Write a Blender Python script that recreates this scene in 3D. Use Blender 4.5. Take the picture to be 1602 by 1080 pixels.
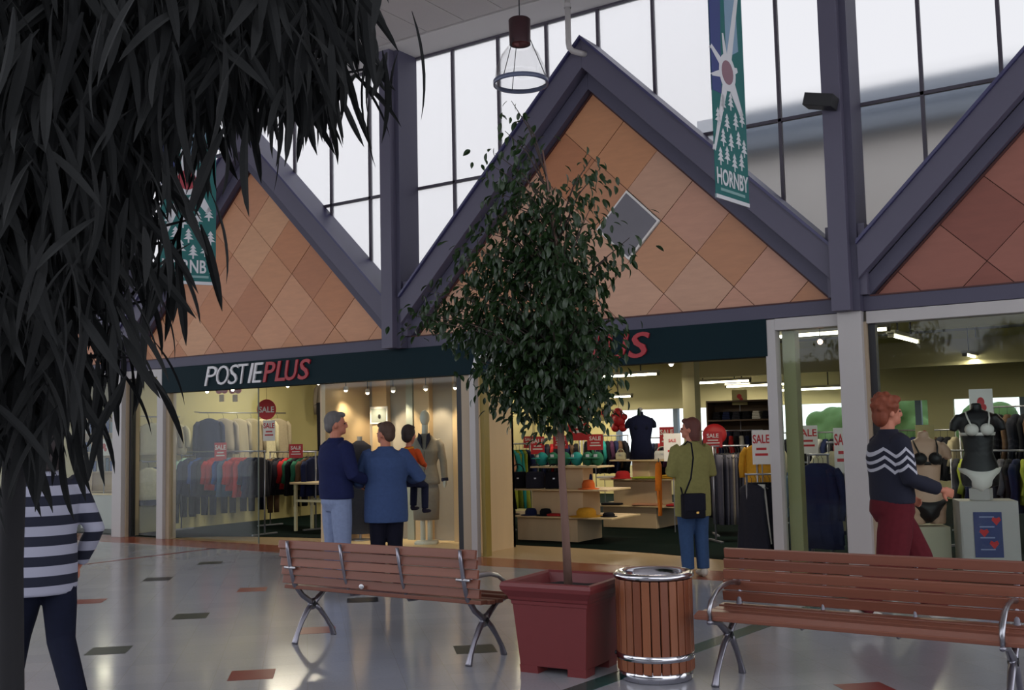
import bpy, bmesh, math, random
from mathutils import Vector, Matrix, Quaternion, noise
random.seed(7)
PI = math.pi
for o in list(bpy.data.objects): bpy.data.objects.remove(o)
SC = bpy.context.scene
COL = SC.collection

# ------------------------------------------------------------------ camera
CX, CY, F, EYE = 801.0, 540.0, 1638.2, 1.55
CR = Vector((0.8295266, 0.55803675, -0.02192288))
CU = Vector((0.06496604, -0.05743486, 0.99623323))
CF = Vector((-0.55467561, 0.8278262, 0.08389718))
CAM = Vector((0, 0, EYE))
cd = bpy.data.cameras.new('camera'); cam = bpy.data.objects.new('camera', cd); COL.objects.link(cam)
cd.sensor_width = 36; cd.lens = 36 * F / 1602; cd.clip_start = .05; cd.clip_end = 500
M4 = Matrix((CR, CU, -CF)).transposed().to_4x4(); M4.translation = CAM
cam.matrix_world = M4
SC.camera = cam
def ray(x, y): return CR * ((x - CX) / F) - CU * ((y - CY) / F) + CF
def atY(x, y, Y):                       # measured point of the photo on the plane at distance Y
    d = ray(x, y); return CAM + d * (Y / d.y)
def fl(x, y, z=0.0):                    # measured point on the ground
    d = ray(x, y); return CAM + d * ((z - EYE) / d.z)

# ------------------------------------------------------------------ light
SC.view_settings.view_transform = 'Standard'; SC.view_settings.look = 'None'
SC.view_settings.gamma = 1; SC.view_settings.use_curve_mapping = False
SC.view_settings.exposure = 0.0
w = bpy.data.worlds.new('sky'); SC.world = w; w.use_nodes = True
bg = w.node_tree.nodes['Background']; bg.inputs[0].default_value = (.90, .93, 1.0, 1); bg.inputs[1].default_value = 2.15
def area(name, loc, sx, sy, power, color, rot=(0, 0, 0)):
    l = bpy.data.lights.new(name, 'AREA'); l.shape = 'RECTANGLE'; l.size = sx; l.size_y = sy
    l.energy = power; l.color = color
    o = bpy.data.objects.new(name, l); COL.objects.link(o); o.location = loc; o.rotation_euler = rot
    return o

# ------------------------------------------------------------------ helpers
def lin(c):
    return tuple((v / 12.92 if v <= .04045 else ((v + .055) / 1.055) ** 2.4) for v in c)
def hexc(h):
    return lin((int(h[0:2], 16) / 255, int(h[2:4], 16) / 255, int(h[4:6], 16) / 255))
MATS = {}
def mat(name, col, rough=.6, metal=0.0, var=0.0, nscale=8.0, stretch=None, bump=0.0, emit=None, estr=1.0, spec=.5, sub=None):
    if name in MATS: return MATS[name]
    m = bpy.data.materials.new(name); m.use_nodes = True; nt = m.node_tree; p = nt.nodes['Principled BSDF']
    c = hexc(col) if isinstance(col, str) else col
    p.inputs['Base Color'].default_value = (*c, 1); p.inputs['Roughness'].default_value = rough
    p.inputs['Metallic'].default_value = metal; p.inputs['Specular IOR Level'].default_value = spec
    if var or bump:
        tc = nt.nodes.new('ShaderNodeTexCoord'); mp = nt.nodes.new('ShaderNodeMapping'); n = nt.nodes.new('ShaderNodeTexNoise')
        nt.links.new(tc.outputs['Object'], mp.inputs[0]); nt.links.new(mp.outputs[0], n.inputs['Vector'])
        if stretch: mp.inputs['Scale'].default_value = stretch
        n.inputs['Scale'].default_value = nscale; n.inputs['Detail'].default_value = 4
        if var:
            r = nt.nodes.new('ShaderNodeMix'); r.data_type = 'RGBA'
            r.inputs[6].default_value = (*[v * (1 - var) for v in c], 1); r.inputs[7].default_value = (*[min(1, v * (1 + var)) for v in c], 1)
            nt.links.new(n.outputs['Fac'], r.inputs[0]); nt.links.new(r.outputs[2], p.inputs['Base Color'])
        if bump:
            b = nt.nodes.new('ShaderNodeBump'); b.inputs['Strength'].default_value = bump; b.inputs['Distance'].default_value = .01
            nt.links.new(n.outputs['Fac'], b.inputs['Height']); nt.links.new(b.outputs[0], p.inputs['Normal'])
    if emit:
        e = hexc(emit) if isinstance(emit, str) else emit
        p.inputs['Emission Color'].default_value = (*e, 1); p.inputs['Emission Strength'].default_value = estr
    MATS[name] = m; return m
def cloth(h): return mat('cloth_' + h, h, .9, 0, .18, 30, None, .15, spec=.2)
def glass(name, tint=(.93, .96, .95), haze=0.0, refl=1.5):
    if name in MATS: return MATS[name]
    m = bpy.data.materials.new(name); m.use_nodes = True; nt = m.node_tree; nt.nodes.remove(nt.nodes['Principled BSDF'])
    out = nt.nodes['Material Output']; tr = nt.nodes.new('ShaderNodeBsdfTransparent'); tr.inputs[0].default_value = (*tint, 1)
    gl = nt.nodes.new('ShaderNodeBsdfGlossy'); gl.inputs['Roughness'].default_value = .03
    lw = nt.nodes.new('ShaderNodeLayerWeight'); pw = nt.nodes.new('ShaderNodeMath'); pw.operation = 'POWER'; pw.inputs[1].default_value = 4.5
    fr = nt.nodes.new('ShaderNodeMath'); fr.operation = 'MULTIPLY_ADD'; fr.inputs[1].default_value = .45; fr.inputs[2].default_value = .022
    nt.links.new(lw.outputs['Facing'], pw.inputs[0]); nt.links.new(pw.outputs[0], fr.inputs[0])
    mx = nt.nodes.new('ShaderNodeMixShader'); src = tr
    if haze:
        tl = nt.nodes.new('ShaderNodeBsdfTranslucent'); tl.inputs[0].default_value = (.95, .96, 1, 1)
        m2 = nt.nodes.new('ShaderNodeMixShader'); m2.inputs[0].default_value = haze
        nt.links.new(tr.outputs[0], m2.inputs[1]); nt.links.new(tl.outputs[0], m2.inputs[2]); src = m2
    nt.links.new(fr.outputs[0], mx.inputs[0]); nt.links.new(src.outputs[0], mx.inputs[1]); nt.links.new(gl.outputs[0], mx.inputs[2])
    nt.links.new(mx.outputs[0], out.inputs[0]); MATS[name] = m; return m

class MB:
    def __init__(s): s.v = []; s.f = []; s.m = []; s.cur = 0
    def add(s, vs, fs):
        b = len(s.v); s.v += [tuple(v) for v in vs]
        for f in fs: s.f.append(tuple(b + i for i in f)); s.m.append(s.cur)
        return s
    def box(s, c, d, M=None):
        x, y, z = d[0] / 2, d[1] / 2, d[2] / 2; c = Vector(c)
        vs = [Vector(p) for p in ((-x, -y, -z), (x, -y, -z), (x, y, -z), (-x, y, -z), (-x, -y, z), (x, -y, z), (x, y, z), (-x, y, z))]
        vs = [c + (M @ v if M else v) for v in vs]
        return s.add(vs, [(0, 3, 2, 1), (4, 5, 6, 7), (0, 1, 5, 4), (1, 2, 6, 5), (2, 3, 7, 6), (3, 0, 4, 7)])
    def bx(s, x0, x1, y0, y1, z0, z1): return s.box(((x0 + x1) / 2, (y0 + y1) / 2, (z0 + z1) / 2), (abs(x1 - x0), abs(y1 - y0), abs(z1 - z0)))
    def prism(s, poly, a, b, axis='y'):     # poly (u, v) -> extruded from a to b along the axis
        n = len(poly)
        def P(u, v, t): return (u, t, v) if axis == 'y' else (t, u, v) if axis == 'x' else (u, v, t)
        vs = [P(u, v, a) for u, v in poly] + [P(u, v, b) for u, v in poly]
        fs = [tuple(range(n)), tuple(range(2 * n - 1, n - 1, -1))] + [(i, i + n, (i + 1) % n + n, (i + 1) % n) for i in range(n)]
        return s.add(vs, fs)
    def loft(s, rings, cap=True):
        n = len(rings[0]); vs = [p for r in rings for p in r]; fs = []
        for k in range(len(rings) - 1):
            for i in range(n): fs.append((k * n + i, k * n + (i + 1) % n, (k + 1) * n + (i + 1) % n, (k + 1) * n + i))
        if cap: fs += [tuple(range(n - 1, -1, -1)), tuple(range((len(rings) - 1) * n, len(rings) * n))]
        return s.add(vs, fs)
    def oval(s, levels, n=20, M=None):      # levels (z, rx, ry, x, y): stacked ellipses
        R = []
        for z, rx, ry, ox, oy in levels:
            R.append([(lambda q: (M @ q if M else q))(Vector((ox + rx * math.cos(2 * PI * i / n), oy + ry * math.sin(2 * PI * i / n), z))) for i in range(n)])
        return s.loft(R)
    def tube(s, path, r, n=8, cap=True):
        P = [Vector(p) for p in path]; R = r if isinstance(r, (list, tuple)) else [r] * len(P); rings = []; up = None
        for i, p in enumerate(P):
            t = (P[min(i + 1, len(P) - 1)] - P[max(i - 1, 0)]).normalized()
            if up is None: up = t.orthogonal().normalized()
            up = (up - t * up.dot(t)); up = up.normalized() if up.length > 1e-6 else t.orthogonal().normalized()
            q = t.cross(up); rr = R[i]; ra, rb = rr if isinstance(rr, tuple) else (rr, rr)
            rings.append([p + up * (ra * math.cos(2 * PI * k / n)) + q * (rb * math.sin(2 * PI * k / n)) for k in range(n)])
        return s.loft(rings, cap)
    def ball(s, c, r, n=10, m=7, M=None):
        rx, ry, rz = r if isinstance(r, (tuple, list)) else (r, r, r); c = Vector(c); rings = []
        for j in range(m + 1):
            a = -PI / 2 + PI * (j + .15 * (j == 0) - .15 * (j == m)) / m
            ring = []
            for i in range(n):
                v = Vector((rx * math.cos(a) * math.cos(2 * PI * i / n), ry * math.cos(a) * math.sin(2 * PI * i / n), rz * math.sin(a)))
                ring.append(c + (M @ v if M else v))
            rings.append(ring)
        return s.loft(rings)
    def lathe(s, prof, c=(0, 0, 0), n=24, cap=False):
        return s.loft([[(c[0] + r * math.cos(2 * PI * i / n), c[1] + r * math.sin(2 * PI * i / n), c[2] + z) for i in range(n)] for r, z in prof], cap)
    def build(s, name, m, parent=None, smooth=False, bevel=0, remesh=0, sub=0, soft=0):
        me = bpy.data.meshes.new(name); me.from_pydata(s.v, [], s.f)
        ms = m if isinstance(m, (list, tuple)) else [m]
        for x in ms: me.materials.append(x)
        if len(ms) > 1:
            for p, k in zip(me.polygons, s.m): p.material_index = min(k, len(ms) - 1)
        bm = bmesh.new(); bm.from_mesh(me); bmesh.ops.recalc_face_normals(bm, faces=bm.faces); bm.to_mesh(me); bm.free()
        if smooth: me.polygons.foreach_set('use_smooth', [True] * len(me.polygons))
        o = bpy.data.objects.new(name, me); COL.objects.link(o)
        if parent: o.parent = parent
        if remesh:
            r = o.modifiers.new('remesh', 'REMESH'); r.mode = 'VOXEL'; r.voxel_size = remesh; r.use_smooth_shade = True
            if soft: k = o.modifiers.new('smooth', 'SMOOTH'); k.factor = .5; k.iterations = soft
        if sub: k = o.modifiers.new('sub', 'SUBSURF'); k.levels = k.render_levels = sub
        if bevel:
            k = o.modifiers.new('bevel', 'BEVEL'); k.width = bevel; k.segments = 2; k.limit_method = 'ANGLE'
        return o
def tag(o, label=None, cat=None, group=None, kind=None):
    if label: o['label'] = label
    if cat: o['category'] = cat
    if group: o['group'] = group
    if kind: o['kind'] = kind
    return o
def thing(name, label, cat, loc=(0, 0, 0), rz=0, group=None, scale=1):
    o = bpy.data.objects.new(name, None); COL.objects.link(o); o.location = loc; o.rotation_euler = (0, 0, rz); o.scale = (scale,) * 3
    return tag(o, label, cat, group)
def struct(o): o['kind'] = 'structure'; return o
def share(src, parent, loc=(0, 0, 0), rot=(0, 0, 0), scale=None, name=None, m=None):
    o = src.copy(); COL.objects.link(o); o.parent = parent; o.location = loc; o.rotation_euler = rot
    if scale: o.scale = scale
    if name: o.name = name
    if m: o.material_slots[0].link = 'OBJECT'; o.material_slots[0].material = m
    return o
FONT = {}
def text_mesh(txt, h, name, m, parent, loc, rot=(PI / 2, 0, 0), shear=0, bold=0.0, wide=1.0, depth=.004, center=True):
    key = (txt, shear, bold)
    if key not in FONT:
        c = bpy.data.curves.new('t', 'FONT'); c.body = txt; c.shear = shear; c.offset = bold; c.extrude = .01; c.align_x = 'LEFT'
        c.resolution_u = 3
        t = bpy.data.objects.new('t', c); COL.objects.link(t); dg = bpy.context.evaluated_depsgraph_get()
        me = bpy.data.meshes.new_from_object(t.evaluated_get(dg)); COL.objects.unlink(t); bpy.data.objects.remove(t)
        xs = [v.co.x for v in me.vertices]; ys = [v.co.y for v in me.vertices]
        FONT[key] = (me, min(xs), max(xs), min(ys), max(ys))
    me, x0, x1, y0, y1 = FONT[key]; me = me.copy(); me.materials.clear(); me.materials.append(m)
    k = h / (y1 - y0); ww = (x1 - x0) * k * wide
    for v in me.vertices:
        v.co = Vector(((v.co.x - x0) * k * wide - (ww / 2 if center else 0), (v.co.y - y0) * k - (h / 2 if center else 0), v.co.z / .01 * depth))
    o = bpy.data.objects.new(name, me); COL.objects.link(o); o.parent = parent; o.location = loc; o.rotation_euler = rot
    return o, ww

# ------------------------------------------------------------------ materials
def floor_mat():
    m = bpy.data.materials.new('vinyl_floor'); m.use_nodes = True; nt = m.node_tree; p = nt.nodes['Principled BSDF']
    tc = nt.nodes.new('ShaderNodeTexCoord'); mp = nt.nodes.new('ShaderNodeMapping'); mp.inputs['Rotation'].default_value = (0, 0, PI / 4)
    nt.links.new(tc.outputs['Object'], mp.inputs[0])
    br = nt.nodes.new('ShaderNodeTexBrick'); br.offset = 0; br.inputs['Scale'].default_value = 1
    br.inputs['Brick Width'].default_value = .3; br.inputs['Row Height'].default_value = .3; br.inputs['Mortar Size'].default_value = .0012
    a = hexc('A6A7AD'); b = hexc('9FA0A8')
    br.inputs['Color1'].default_value = (*a, 1); br.inputs['Color2'].default_value = (*b, 1); br.inputs['Mortar'].default_value = (*hexc('96938F'), 1)
    nt.links.new(mp.outputs[0], br.inputs[0])
    n = nt.nodes.new('ShaderNodeTexNoise'); n.inputs['Scale'].default_value = 60; n.inputs['Detail'].default_value = 3
    nt.links.new(tc.outputs['Object'], n.inputs['Vector'])
    mx = nt.nodes.new('ShaderNodeMix'); mx.data_type = 'RGBA'; mx.blend_type = 'MULTIPLY'; mx.inputs[0].default_value = .18
    nt.links.new(br.outputs[0], mx.inputs[6]); nt.links.new(n.outputs['Fac'], mx.inputs[7]); nt.links.new(mx.outputs[2], p.inputs['Base Color'])
    n2 = nt.nodes.new('ShaderNodeTexNoise'); n2.inputs['Scale'].default_value = 1.2; nt.links.new(tc.outputs['Object'], n2.inputs['Vector'])
    mr = nt.nodes.new('ShaderNodeMapRange'); mr.inputs[3].default_value = .10; mr.inputs[4].default_value = .2
    nt.links.new(n2.outputs['Fac'], mr.inputs[0]); nt.links.new(mr.outputs[0], p.inputs['Roughness'])
    p.inputs['Specular IOR Level'].default_value = .45
    return m
M_floor = floor_mat()
M_grey = mat('painted_purple_grey', '565264', .55, 0, .05, 3)
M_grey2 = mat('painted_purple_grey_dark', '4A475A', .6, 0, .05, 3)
M_cap = mat('blue_grey_flashing', '3C3A60', .4)
M_white = mat('cream_white_paint', 'B3AEAC', .45, 0, .03, 3)
M_jamb = mat('cream_jamb', 'A8967E', .5, 0, .04, 3)
M_ceil = mat('ceiling_tile', 'C4BDB9', .9, 0, .08, 90, None, .2)
M_ceil2 = mat('ceiling_margin', 'D6D0CC', .9)
M_fasc = mat('dark_teal_fascia', '0B2229', .7, 0, .08, 2, spec=.15)
M_alu = mat('cast_aluminium', 'A6A6AC', .28, .95, .1, 20)
M_chrome = mat('polished_steel', 'CFCFD6', .12, 1)
M_bolt = mat('steel_bolt', 'D0D0D4', .3, .9)
M_dark = mat('dark_gasket', '1B1B20', .5)
M_black = mat('black_plastic', '121216', .5)
M_carpet = mat('dark_green_carpet', '081512', .95, 0, .3, 120, None, .3, spec=.05)
M_cream = mat('cream_shop_wall', 'B5AE88', .8, 0, .05, 2)
M_cream2 = mat('pale_yellow_wall', 'BDB27E', .8, 0, .05, 2)
M_ply = mat('pale_maple_board', 'C9AE8A', .5, 0, .1, 6, (1, 1, .15))
M_ply2 = mat('maple_edge', 'D9BE92', .5, 0, .08, 6)
M_red = mat('sale_red', 'C0262C', .5); M_w = mat('sign_white', 'E6E1DC', .5)
M_beige = mat('beige_vinyl_strip', 'B99E78', .25, 0, .08, 30)
M_orange = mat('terracotta_vinyl_strip', '8E4A35', .22, 0, .1, 30)
M_wood = [mat('bench_timber_' + str(i), c, .38, 0, .22, 3, (.25, 6, 9), .1) for i, c in enumerate(('7B4A3A', '744536', '82503F'))]
M_skin = mat('skin', 'B9765E', .55, 0, .06, 10, spec=.35)
M_skin2 = mat('mannequin_skin', 'C9A48C', .5)

# ------------------------------------------------------------------ setting: floor
GY = 10.9
COLX = [-21.05, -15.05, -9.05, -3.05, 2.95]
fo = struct(MB().bx(-34, 12, -9, 10.95, -.12, 0).build('floor', M_floor))
E1 = Vector((.207, .185, 0)).normalized(); E2 = Vector((-.19, .205, 0)).normalized()
def ftile(px, py, m, k=1.0):            # a coloured 30 cm tile laid in the floor; px, py its front-left corner
    p = fl(px, py); q = [p, p + E1 * .29 * k, p + E1 * .29 * k + E2 * .29, p + E2 * .29]
    MB().prism([(v.x, v.y) for v in q], 0.0002, .0012, 'z').build('tile', m, fo)
T_r = mat('red_floor_tile', '7C2A2A', .3, spec=.1); T_g = mat('grey_green_floor_tile', '343C38', .3, spec=.1); T_k = mat('charcoal_floor_tile', '22252E', .3, spec=.1)
for px, py, m in ((131, 1026, T_g), (268, 970, T_g), (222, 910, T_k), (308, 884, T_g), (370, 927, T_r), (109, 946, T_r), (715, 1024, T_g),
                  (466, 993, T_r), (355, 1066, T_r), (543, 944, T_k), (1340, 1090, T_r), (322, 860, T_k), (110, 865, T_r)):
    ftile(px, py, m)
def strip(name, pts, m, z=.0016): return MB().prism(pts, .0002, z, 'z').build(name, m, fo)
T_teal = mat('teal_floor_stripe', '1E4A48', .2)
d = Vector((.26, 2.91, 0)).normalized(); nrm = Vector((d.y, -d.x, 0)); a = Vector((-3.02, 8.72, 0)) + d * 1.35
b_ = a - d * 7.5
strip('stripe', [(p.x, p.y) for p in (b_ - nrm * .075, b_ + nrm * .075, a + nrm * .075, a - nrm * .075)], T_teal)
strip('stripe', [(-12.2, 7.2), (-12.14, 7.2), (-12.0, 10.1), (-12.06, 10.1)], T_r)
strip('stripe', [(-21, 10.18), (3, 10.18), (3, 10.86), (-21, 10.86)], M_orange, .0022)
# shop floor and the curved carpet edge
arc = [(-13.95, 10.95), (-13.42, 11.43), (-12.8, 11.62), (-12.04, 11.78), (-10.4, 12.05), (-8.74, 12.2), (-7.23, 12.21), (-6.0, 12.05), (-5.01, 11.8), (-4.3, 11.4), (-3.97, 10.95)]
ent = MB().prism([(-13.98, 10.86)] + [(-13.98, 10.95)] + arc[1:-1] + [(-3.97, 10.95), (-3.97, 10.86)], .0002, .003, 'z').build('stripe', M_beige, fo)
MB().bx(-15.25, 3.1, 10.95, 23.2, -.12, 0).build('floor_shop', M_beige)
struct(bpy.data.objects['floor_shop'])
car = MB().prism([(-15.2, 10.96)] + arc + [(2.95, 10.96), (2.95, 23), (-15.2, 23)], .0004, .008, 'z').build('carpet', M_carpet)
tag(car, 'dark green carpet covering the clothing shop floor with curved edge at its entrance', 'carpet')
struct(MB().bx(-24, -15.35, 10.95, 16.2, -.12, .006).build('floor_neighbour', mat('dark_shop_floor', '20282A', .6)))

# ------------------------------------------------------------------ setting: ceiling
ZC = 6.78
co = struct(MB().bx(-34, 12, -1.5, 11.16, ZC + .03, ZC + .3).build('ceiling', M_ceil2))
# unseen wall and rail added behind the viewer to cut front light, open above
struct(MB().bx(-34, 12, -9.3, -9.0, 0, 3.2).build('wall_light_block', mat('light_block_dark', '3A3836', .8)))
struct(MB().bx(-34, 12, -9.25, -9.15, 3.2, 3.5).build('trim_9', M_grey))
tile_src = None
for i in range(23):
    for j in range(5):
        x0 = -17.2 + .6 * i; y1 = 10.42 - 1.2 * j
        if tile_src is None:
            tile_src = MB().box((0, 0, 0), (.588, 1.188, .03)).build('ceiling_tile', M_ceil, co); tile_src.location = (x0 + .3, y1 - .6, ZC + .012)
        else: share(tile_src, co, (x0 + .3, y1 - .6, ZC + .012))
MB().bx(-17.3, -3.3, 10.47, 11.1, ZC - .004, ZC + .03).build('ceiling_margin', M_ceil2, co)
g = mat('ceiling_joint', '6E6765', .9)
MB().bx(-17.3, -3.3, 4.4, 10.44, ZC + .02, ZC + .032).build('joint_backing', g, co)

# ------------------------------------------------------------------ setting: facade
HB = .4265
pcols = [['BC7C52', 'C2865C', 'C98F68', 'B2734C', 'C08560', 'CB966E'], ['BF8A66', 'C49270', 'C08D74', 'B8805C', 'C2957A', 'C89A7E']]
def pmat(i, red=False):
    h = ['8C5040', '85493A', '935848'][i % 3] if red else pcols[i // 6][i % 6]
    return mat('timber_panel_' + h, h, .5, 0, .12, 5, (1, 1, 5), .05)
def clip(poly, nx, nz, c):              # keep nx*x+nz*z >= c
    out = []
    for i in range(len(poly)):
        p, q = poly[i], poly[(i + 1) % len(poly)]; dp = nx * p[0] + nz * p[1] - c; dq = nx * q[0] + nz * q[1] - c
        if dp >= 0: out.append(p)
        if (dp >= 0) != (dq >= 0): t = dp / (dp - dq); out.append((p[0] + (q[0] - p[0]) * t, p[1] + (q[1] - p[1]) * t))
    return out
wf = None
M_back = mat('panel_backing', '3A2418', .8)
grng = random.Random(3)
for gi in range(4):
    xc = COLX[gi] + 3.0
    back = MB().prism([(xc - 2.9, 2.8), (xc + 2.9, 2.8), (xc + 2.9, 2.95), (xc, 5.85), (xc - 2.9, 2.95)], 10.955, 11.0).build('wall_front', M_back)
    struct(back)
    for i in range(7):
        for j in range(7):
            if i + j > 6: continue
            x = xc + (i - j) * HB; z = 5.67 - (i + j + 1) * HB; e = .005
            poly = [(x, z - HB + e), (x + HB - e, z), (x, z + HB - e), (x - HB + e, z)]
            poly = clip(poly, 0, 1, 2.87)
            if len(poly) < 3: continue
            dy = grng.uniform(-.003, .003)
            if gi == 2 and (i, j) == (2, 1):
                fr = MB().prism([(x, z - HB + .01), (x + HB - .01, z), (x, z + HB - .01), (x - HB + .01, z)], 10.89, 10.95).build('framed_panel', M_w, back)
                MB().prism([(x, z - HB + .045), (x + HB - .045, z), (x, z + HB - .045), (x - HB + .045, z)], 10.882, 10.888).build('inset_panel', mat('grey_inset', '6E6B72', .5, 0, .1, 3), fr)
                fr['label'] = 'grey diamond panel with a white border'
                continue
            MB().prism(poly, 10.915 + dy, 10.95).build('panel', pmat(grng.randrange(6) + (6 if gi == 2 and i + j > 1 else 0), gi == 3), back)
    # gable frame: outer and inner rafters, flashing, base beam
    t = thing('trim_1', None, None, (xc, 0, 0)); t['kind'] = 'structure'
    for s_ in (-1, 1):
        def L(z0, z1, y0, y1, nm, m, xe=2.87):
            zb = 2.87
            poly = [(0, z0), (s_ * xe, z0 - xe), (s_ * xe, max(z1 - xe, zb)), (s_ * min(xe, z1 - zb), max(z1 - xe, zb)), (0, z1)]
            poly = [p for k, p in enumerate(poly) if k == 0 or (abs(p[0] - poly[k - 1][0]) + abs(p[1] - poly[k - 1][1])) > 1e-4]
            return MB().prism(poly, y0, y1).build(nm, m, t, bevel=.004)
        L(6.25, 5.9, 10.66, 10.98, 'rafter', M_grey)
        L(5.885, 5.67, 10.8, 10.99, 'inner_rafter', M_grey2)
        MB().prism([(0, 6.29), (s_ * 2.87, 3.42), (s_ * 2.87, 3.38), (0, 6.25)], 10.62, 11.1).build('flashing', M_cap, t)
        MB().prism([(0, 5.66), (s_ * 2.79, 2.87), (s_ * 2.76, 2.87), (0, 5.63)], 10.895, 10.915).build('edge_bead', mat('brown_bead', '4A2320', .6), t)
    MB().bx(-2.87, 2.87, 10.8, 11.0, 2.71, 2.87).build('base_beam', M_grey2, t, bevel=.004)
    MB().bx(-2.8, 2.8, 10.79, 10.81, 2.855, 2.87).build('bead', mat('brown_bead', '4A2320', .6), t)
for i, x in enumerate(COLX):
    c = struct(thing('column', None, None, (x, 0, 0)))
    MB().bx(-.13, .06, 10.58, 11.08, 2.71, ZC).build('shaft', M_grey, c, bevel=.004)
    MB().bx(.06, .13, 10.68, 11.08, 2.71, ZC).build('shaded_side', M_grey2, c)  # side of the column, its shade put into a darker grey
    MB().bx(-.2, -.13, 10.72, 11.0, 2.87, 3.6).build('gusset', M_grey, c); MB().bx(.13, .2, 10.72, 11.0, 2.87, 3.6).build('gusset', M_grey, c)
    if i != 2:
        MB().bx(-.12, .12, 10.72, 11.05, 0, 2.71).build('post', M_white, c, bevel=.005)
        MB().bx(.12, .15, 10.8, 11.05, 0, 2.6).build('post_edge', M_jamb, c)
# clerestory glazing
M_pane = glass('frosted_pane', (.67, .655, .64), .25, 1.3)
def frosted():
    m = bpy.data.materials.new('obscured_glass'); m.use_nodes = True; nt = m.node_tree; nt.nodes.remove(nt.nodes['Principled BSDF'])
    out = nt.nodes['Material Output']; r = nt.nodes.new('ShaderNodeBsdfRefraction'); r.inputs['IOR'].default_value = 1.12
    r.inputs['Roughness'].default_value = .28; r.inputs['Color'].default_value = (.70, .69, .68, 1)
    t = nt.nodes.new('ShaderNodeBsdfTransparent'); t.inputs[0].default_value = (.4, .4, .42, 1)
    mx = nt.nodes.new('ShaderNodeMixShader'); mx.inputs[0].default_value = .12
    nt.links.new(r.outputs[0], mx.inputs[1]); nt.links.new(t.outputs[0], mx.inputs[2]); nt.links.new(mx.outputs[0], out.inputs[0]); return m
M_frost = frosted()
M_mull = mat('dark_mullion', '4A4450', .5)
for ci in range(4):
    x0, x1 = COLX[ci], COLX[ci + 1]; xc = (x0 + x1) / 2
    wd = thing('window_1', None, None, (0, 0, 0)); wd['kind'] = 'structure'
    for k in range(8):
        a, b = x0 + .75 * k, x0 + .75 * (k + 1)
        sgn = -1 if b <= xc + .01 else 1
        for (z0, z1) in ((3.3, 4.93), (4.93, ZC)):
            poly = [(a + .012, z0 + .012), (b - .012, z0 + .012), (b - .012, z1 - .012), (a + .012, z1 - .012)]
            # above the rafter: z > 6.26 - |x-xc|
            poly = clip(poly, sgn, 1, 6.22 + sgn * xc)
            if len(poly) >= 3: MB().prism(poly, 11.095, 11.105).build('pane', M_frost if ci == 3 or (ci == 2 and k > 5) else M_pane, wd)
        if k:
            zb = 6.24 - abs(a - xc); MB().bx(a - .018, a + .018, 11.07, 11.12, zb, ZC).build('mullion', M_mull, wd)
    for s_ in (-1, 1):
        xa = xc + s_ * 3.0; xb = xc + s_ * (6.25 - 4.93); MB().bx(min(xa, xb), max(xa, xb), 11.07, 11.12, 4.912, 4.948).build('transom', M_mull, wd)
    MB().bx(x0, x1, 11.06, 11.13, ZC - .03, ZC + .02).build('head_rail', M_mull, wd)

# fascia with shop name
fa = tag(thing('fascia_sign', 'long dark teal fascia with the shop name twice in white and red letters', 'sign', (-9.0, 10.79, 2.31)))
MB().bx(-5.0, 5.05, 0, .2, 0, .4).build('board', M_fasc, fa, bevel=.004)
M_lw = mat('letter_white', 'D8D6D8', .5, emit='D8D6D8', estr=.0); M_lr = mat('letter_red', 'A31F2B', .5)
for X0, X1 in ((-12.95, -10.70), (-7.84, -5.34)):
    x = X0; W = X1 - X0; hh = .295; ws = [.125, .12, .105, .095, .045, .105, .115, .095, .12, .11]
    tot = sum(ws)
    for ch, wv in zip('POSTIEPLUS', ws):
        idx = ws.index(wv)
        red = x > X0 + W * .55
        o, ww = text_mesh(ch, hh, 'letter', M_lr if red else M_lw, fa, (0, 0, 0), (PI / 2, 0, 0), .22, .012 if red else -.005, .86, .012, False)
        sx = W * wv / tot / ww * (1.06 if ch != 'I' else 1.5)
        o.scale = (min(sx, 1.6), 1, 1); o.location = (x + 9.0, -.012, .07); x += W * wv / tot

# shopfront frames
def post(x0, x1, y0, y1, z0, z1, m=M_jamb, nm='trim_5'):
    return struct(MB().bx(x0, x1, y0, y1, z0, z1).build(nm, m, bevel=.004))
post(-14.13, -13.98, 10.8, 10.98, 0, 2.7, M_white); post(-13.98, -13.9, 10.86, 11.0, 0, 2.31, M_jamb)
post(-8.07, -7.93, 10.84, 11.0, 0, 2.31, M_jamb); post(-7.93, -7.84, 10.82, 10.9, 0, 2.31, M_white); post(-7.82, -7.76, 10.9, 11.02, 0, 2.31, mat('brass_trim', '8E7A3A', .4))
post(-3.97, -3.86, 10.8, 10.95, 0, 2.7, M_white); post(-3.84, -3.7, 10.95, 11.1, 0, 2.58, mat('olive_jamb', '8E8C62', .5))
post(-3.86, -3.17, 10.8, 10.95, 2.58, 2.705, M_white); post(-2.9, 2.83, 10.8, 10.98, 2.58, 2.705, M_white)
post(-14.93, -14.13, 10.8, 10.95, 2.58, 2.705, M_white); post(-20.93, -15.17, 10.8, 10.95, 2.58, 2.705, M_white)
post(-2.9, -2.83, 10.85, 10.95, 0, 2.58, M_dark)
post(-14.9, -14.86, 10.85, 10.95, 0, 2.58, M_dark)
post(-8.16, -8.08, 10.86, 10.98, 0, 2.31, M_dark)
M_gl = glass('shop_glass', (.94, .97, .95), 0, 1.45)
def pane(x0, x1, z0, z1, y=10.9, nm='window_5'):
    return struct(MB().bx(x0, x1, y, y + .008, z0, z1).build(nm, M_gl))
pane(-3.86, -3.17, .03, 2.58); pane(-2.83, 2.83, .03, 2.58); pane(-14.86, -14.13, .03, 2.58); pane(-20.93, -15.2, .03, 2.58)
pane(-10.6, -8.16, .03, 2.31); pane(-13.9, -11.9, .03, 2.31)
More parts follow.
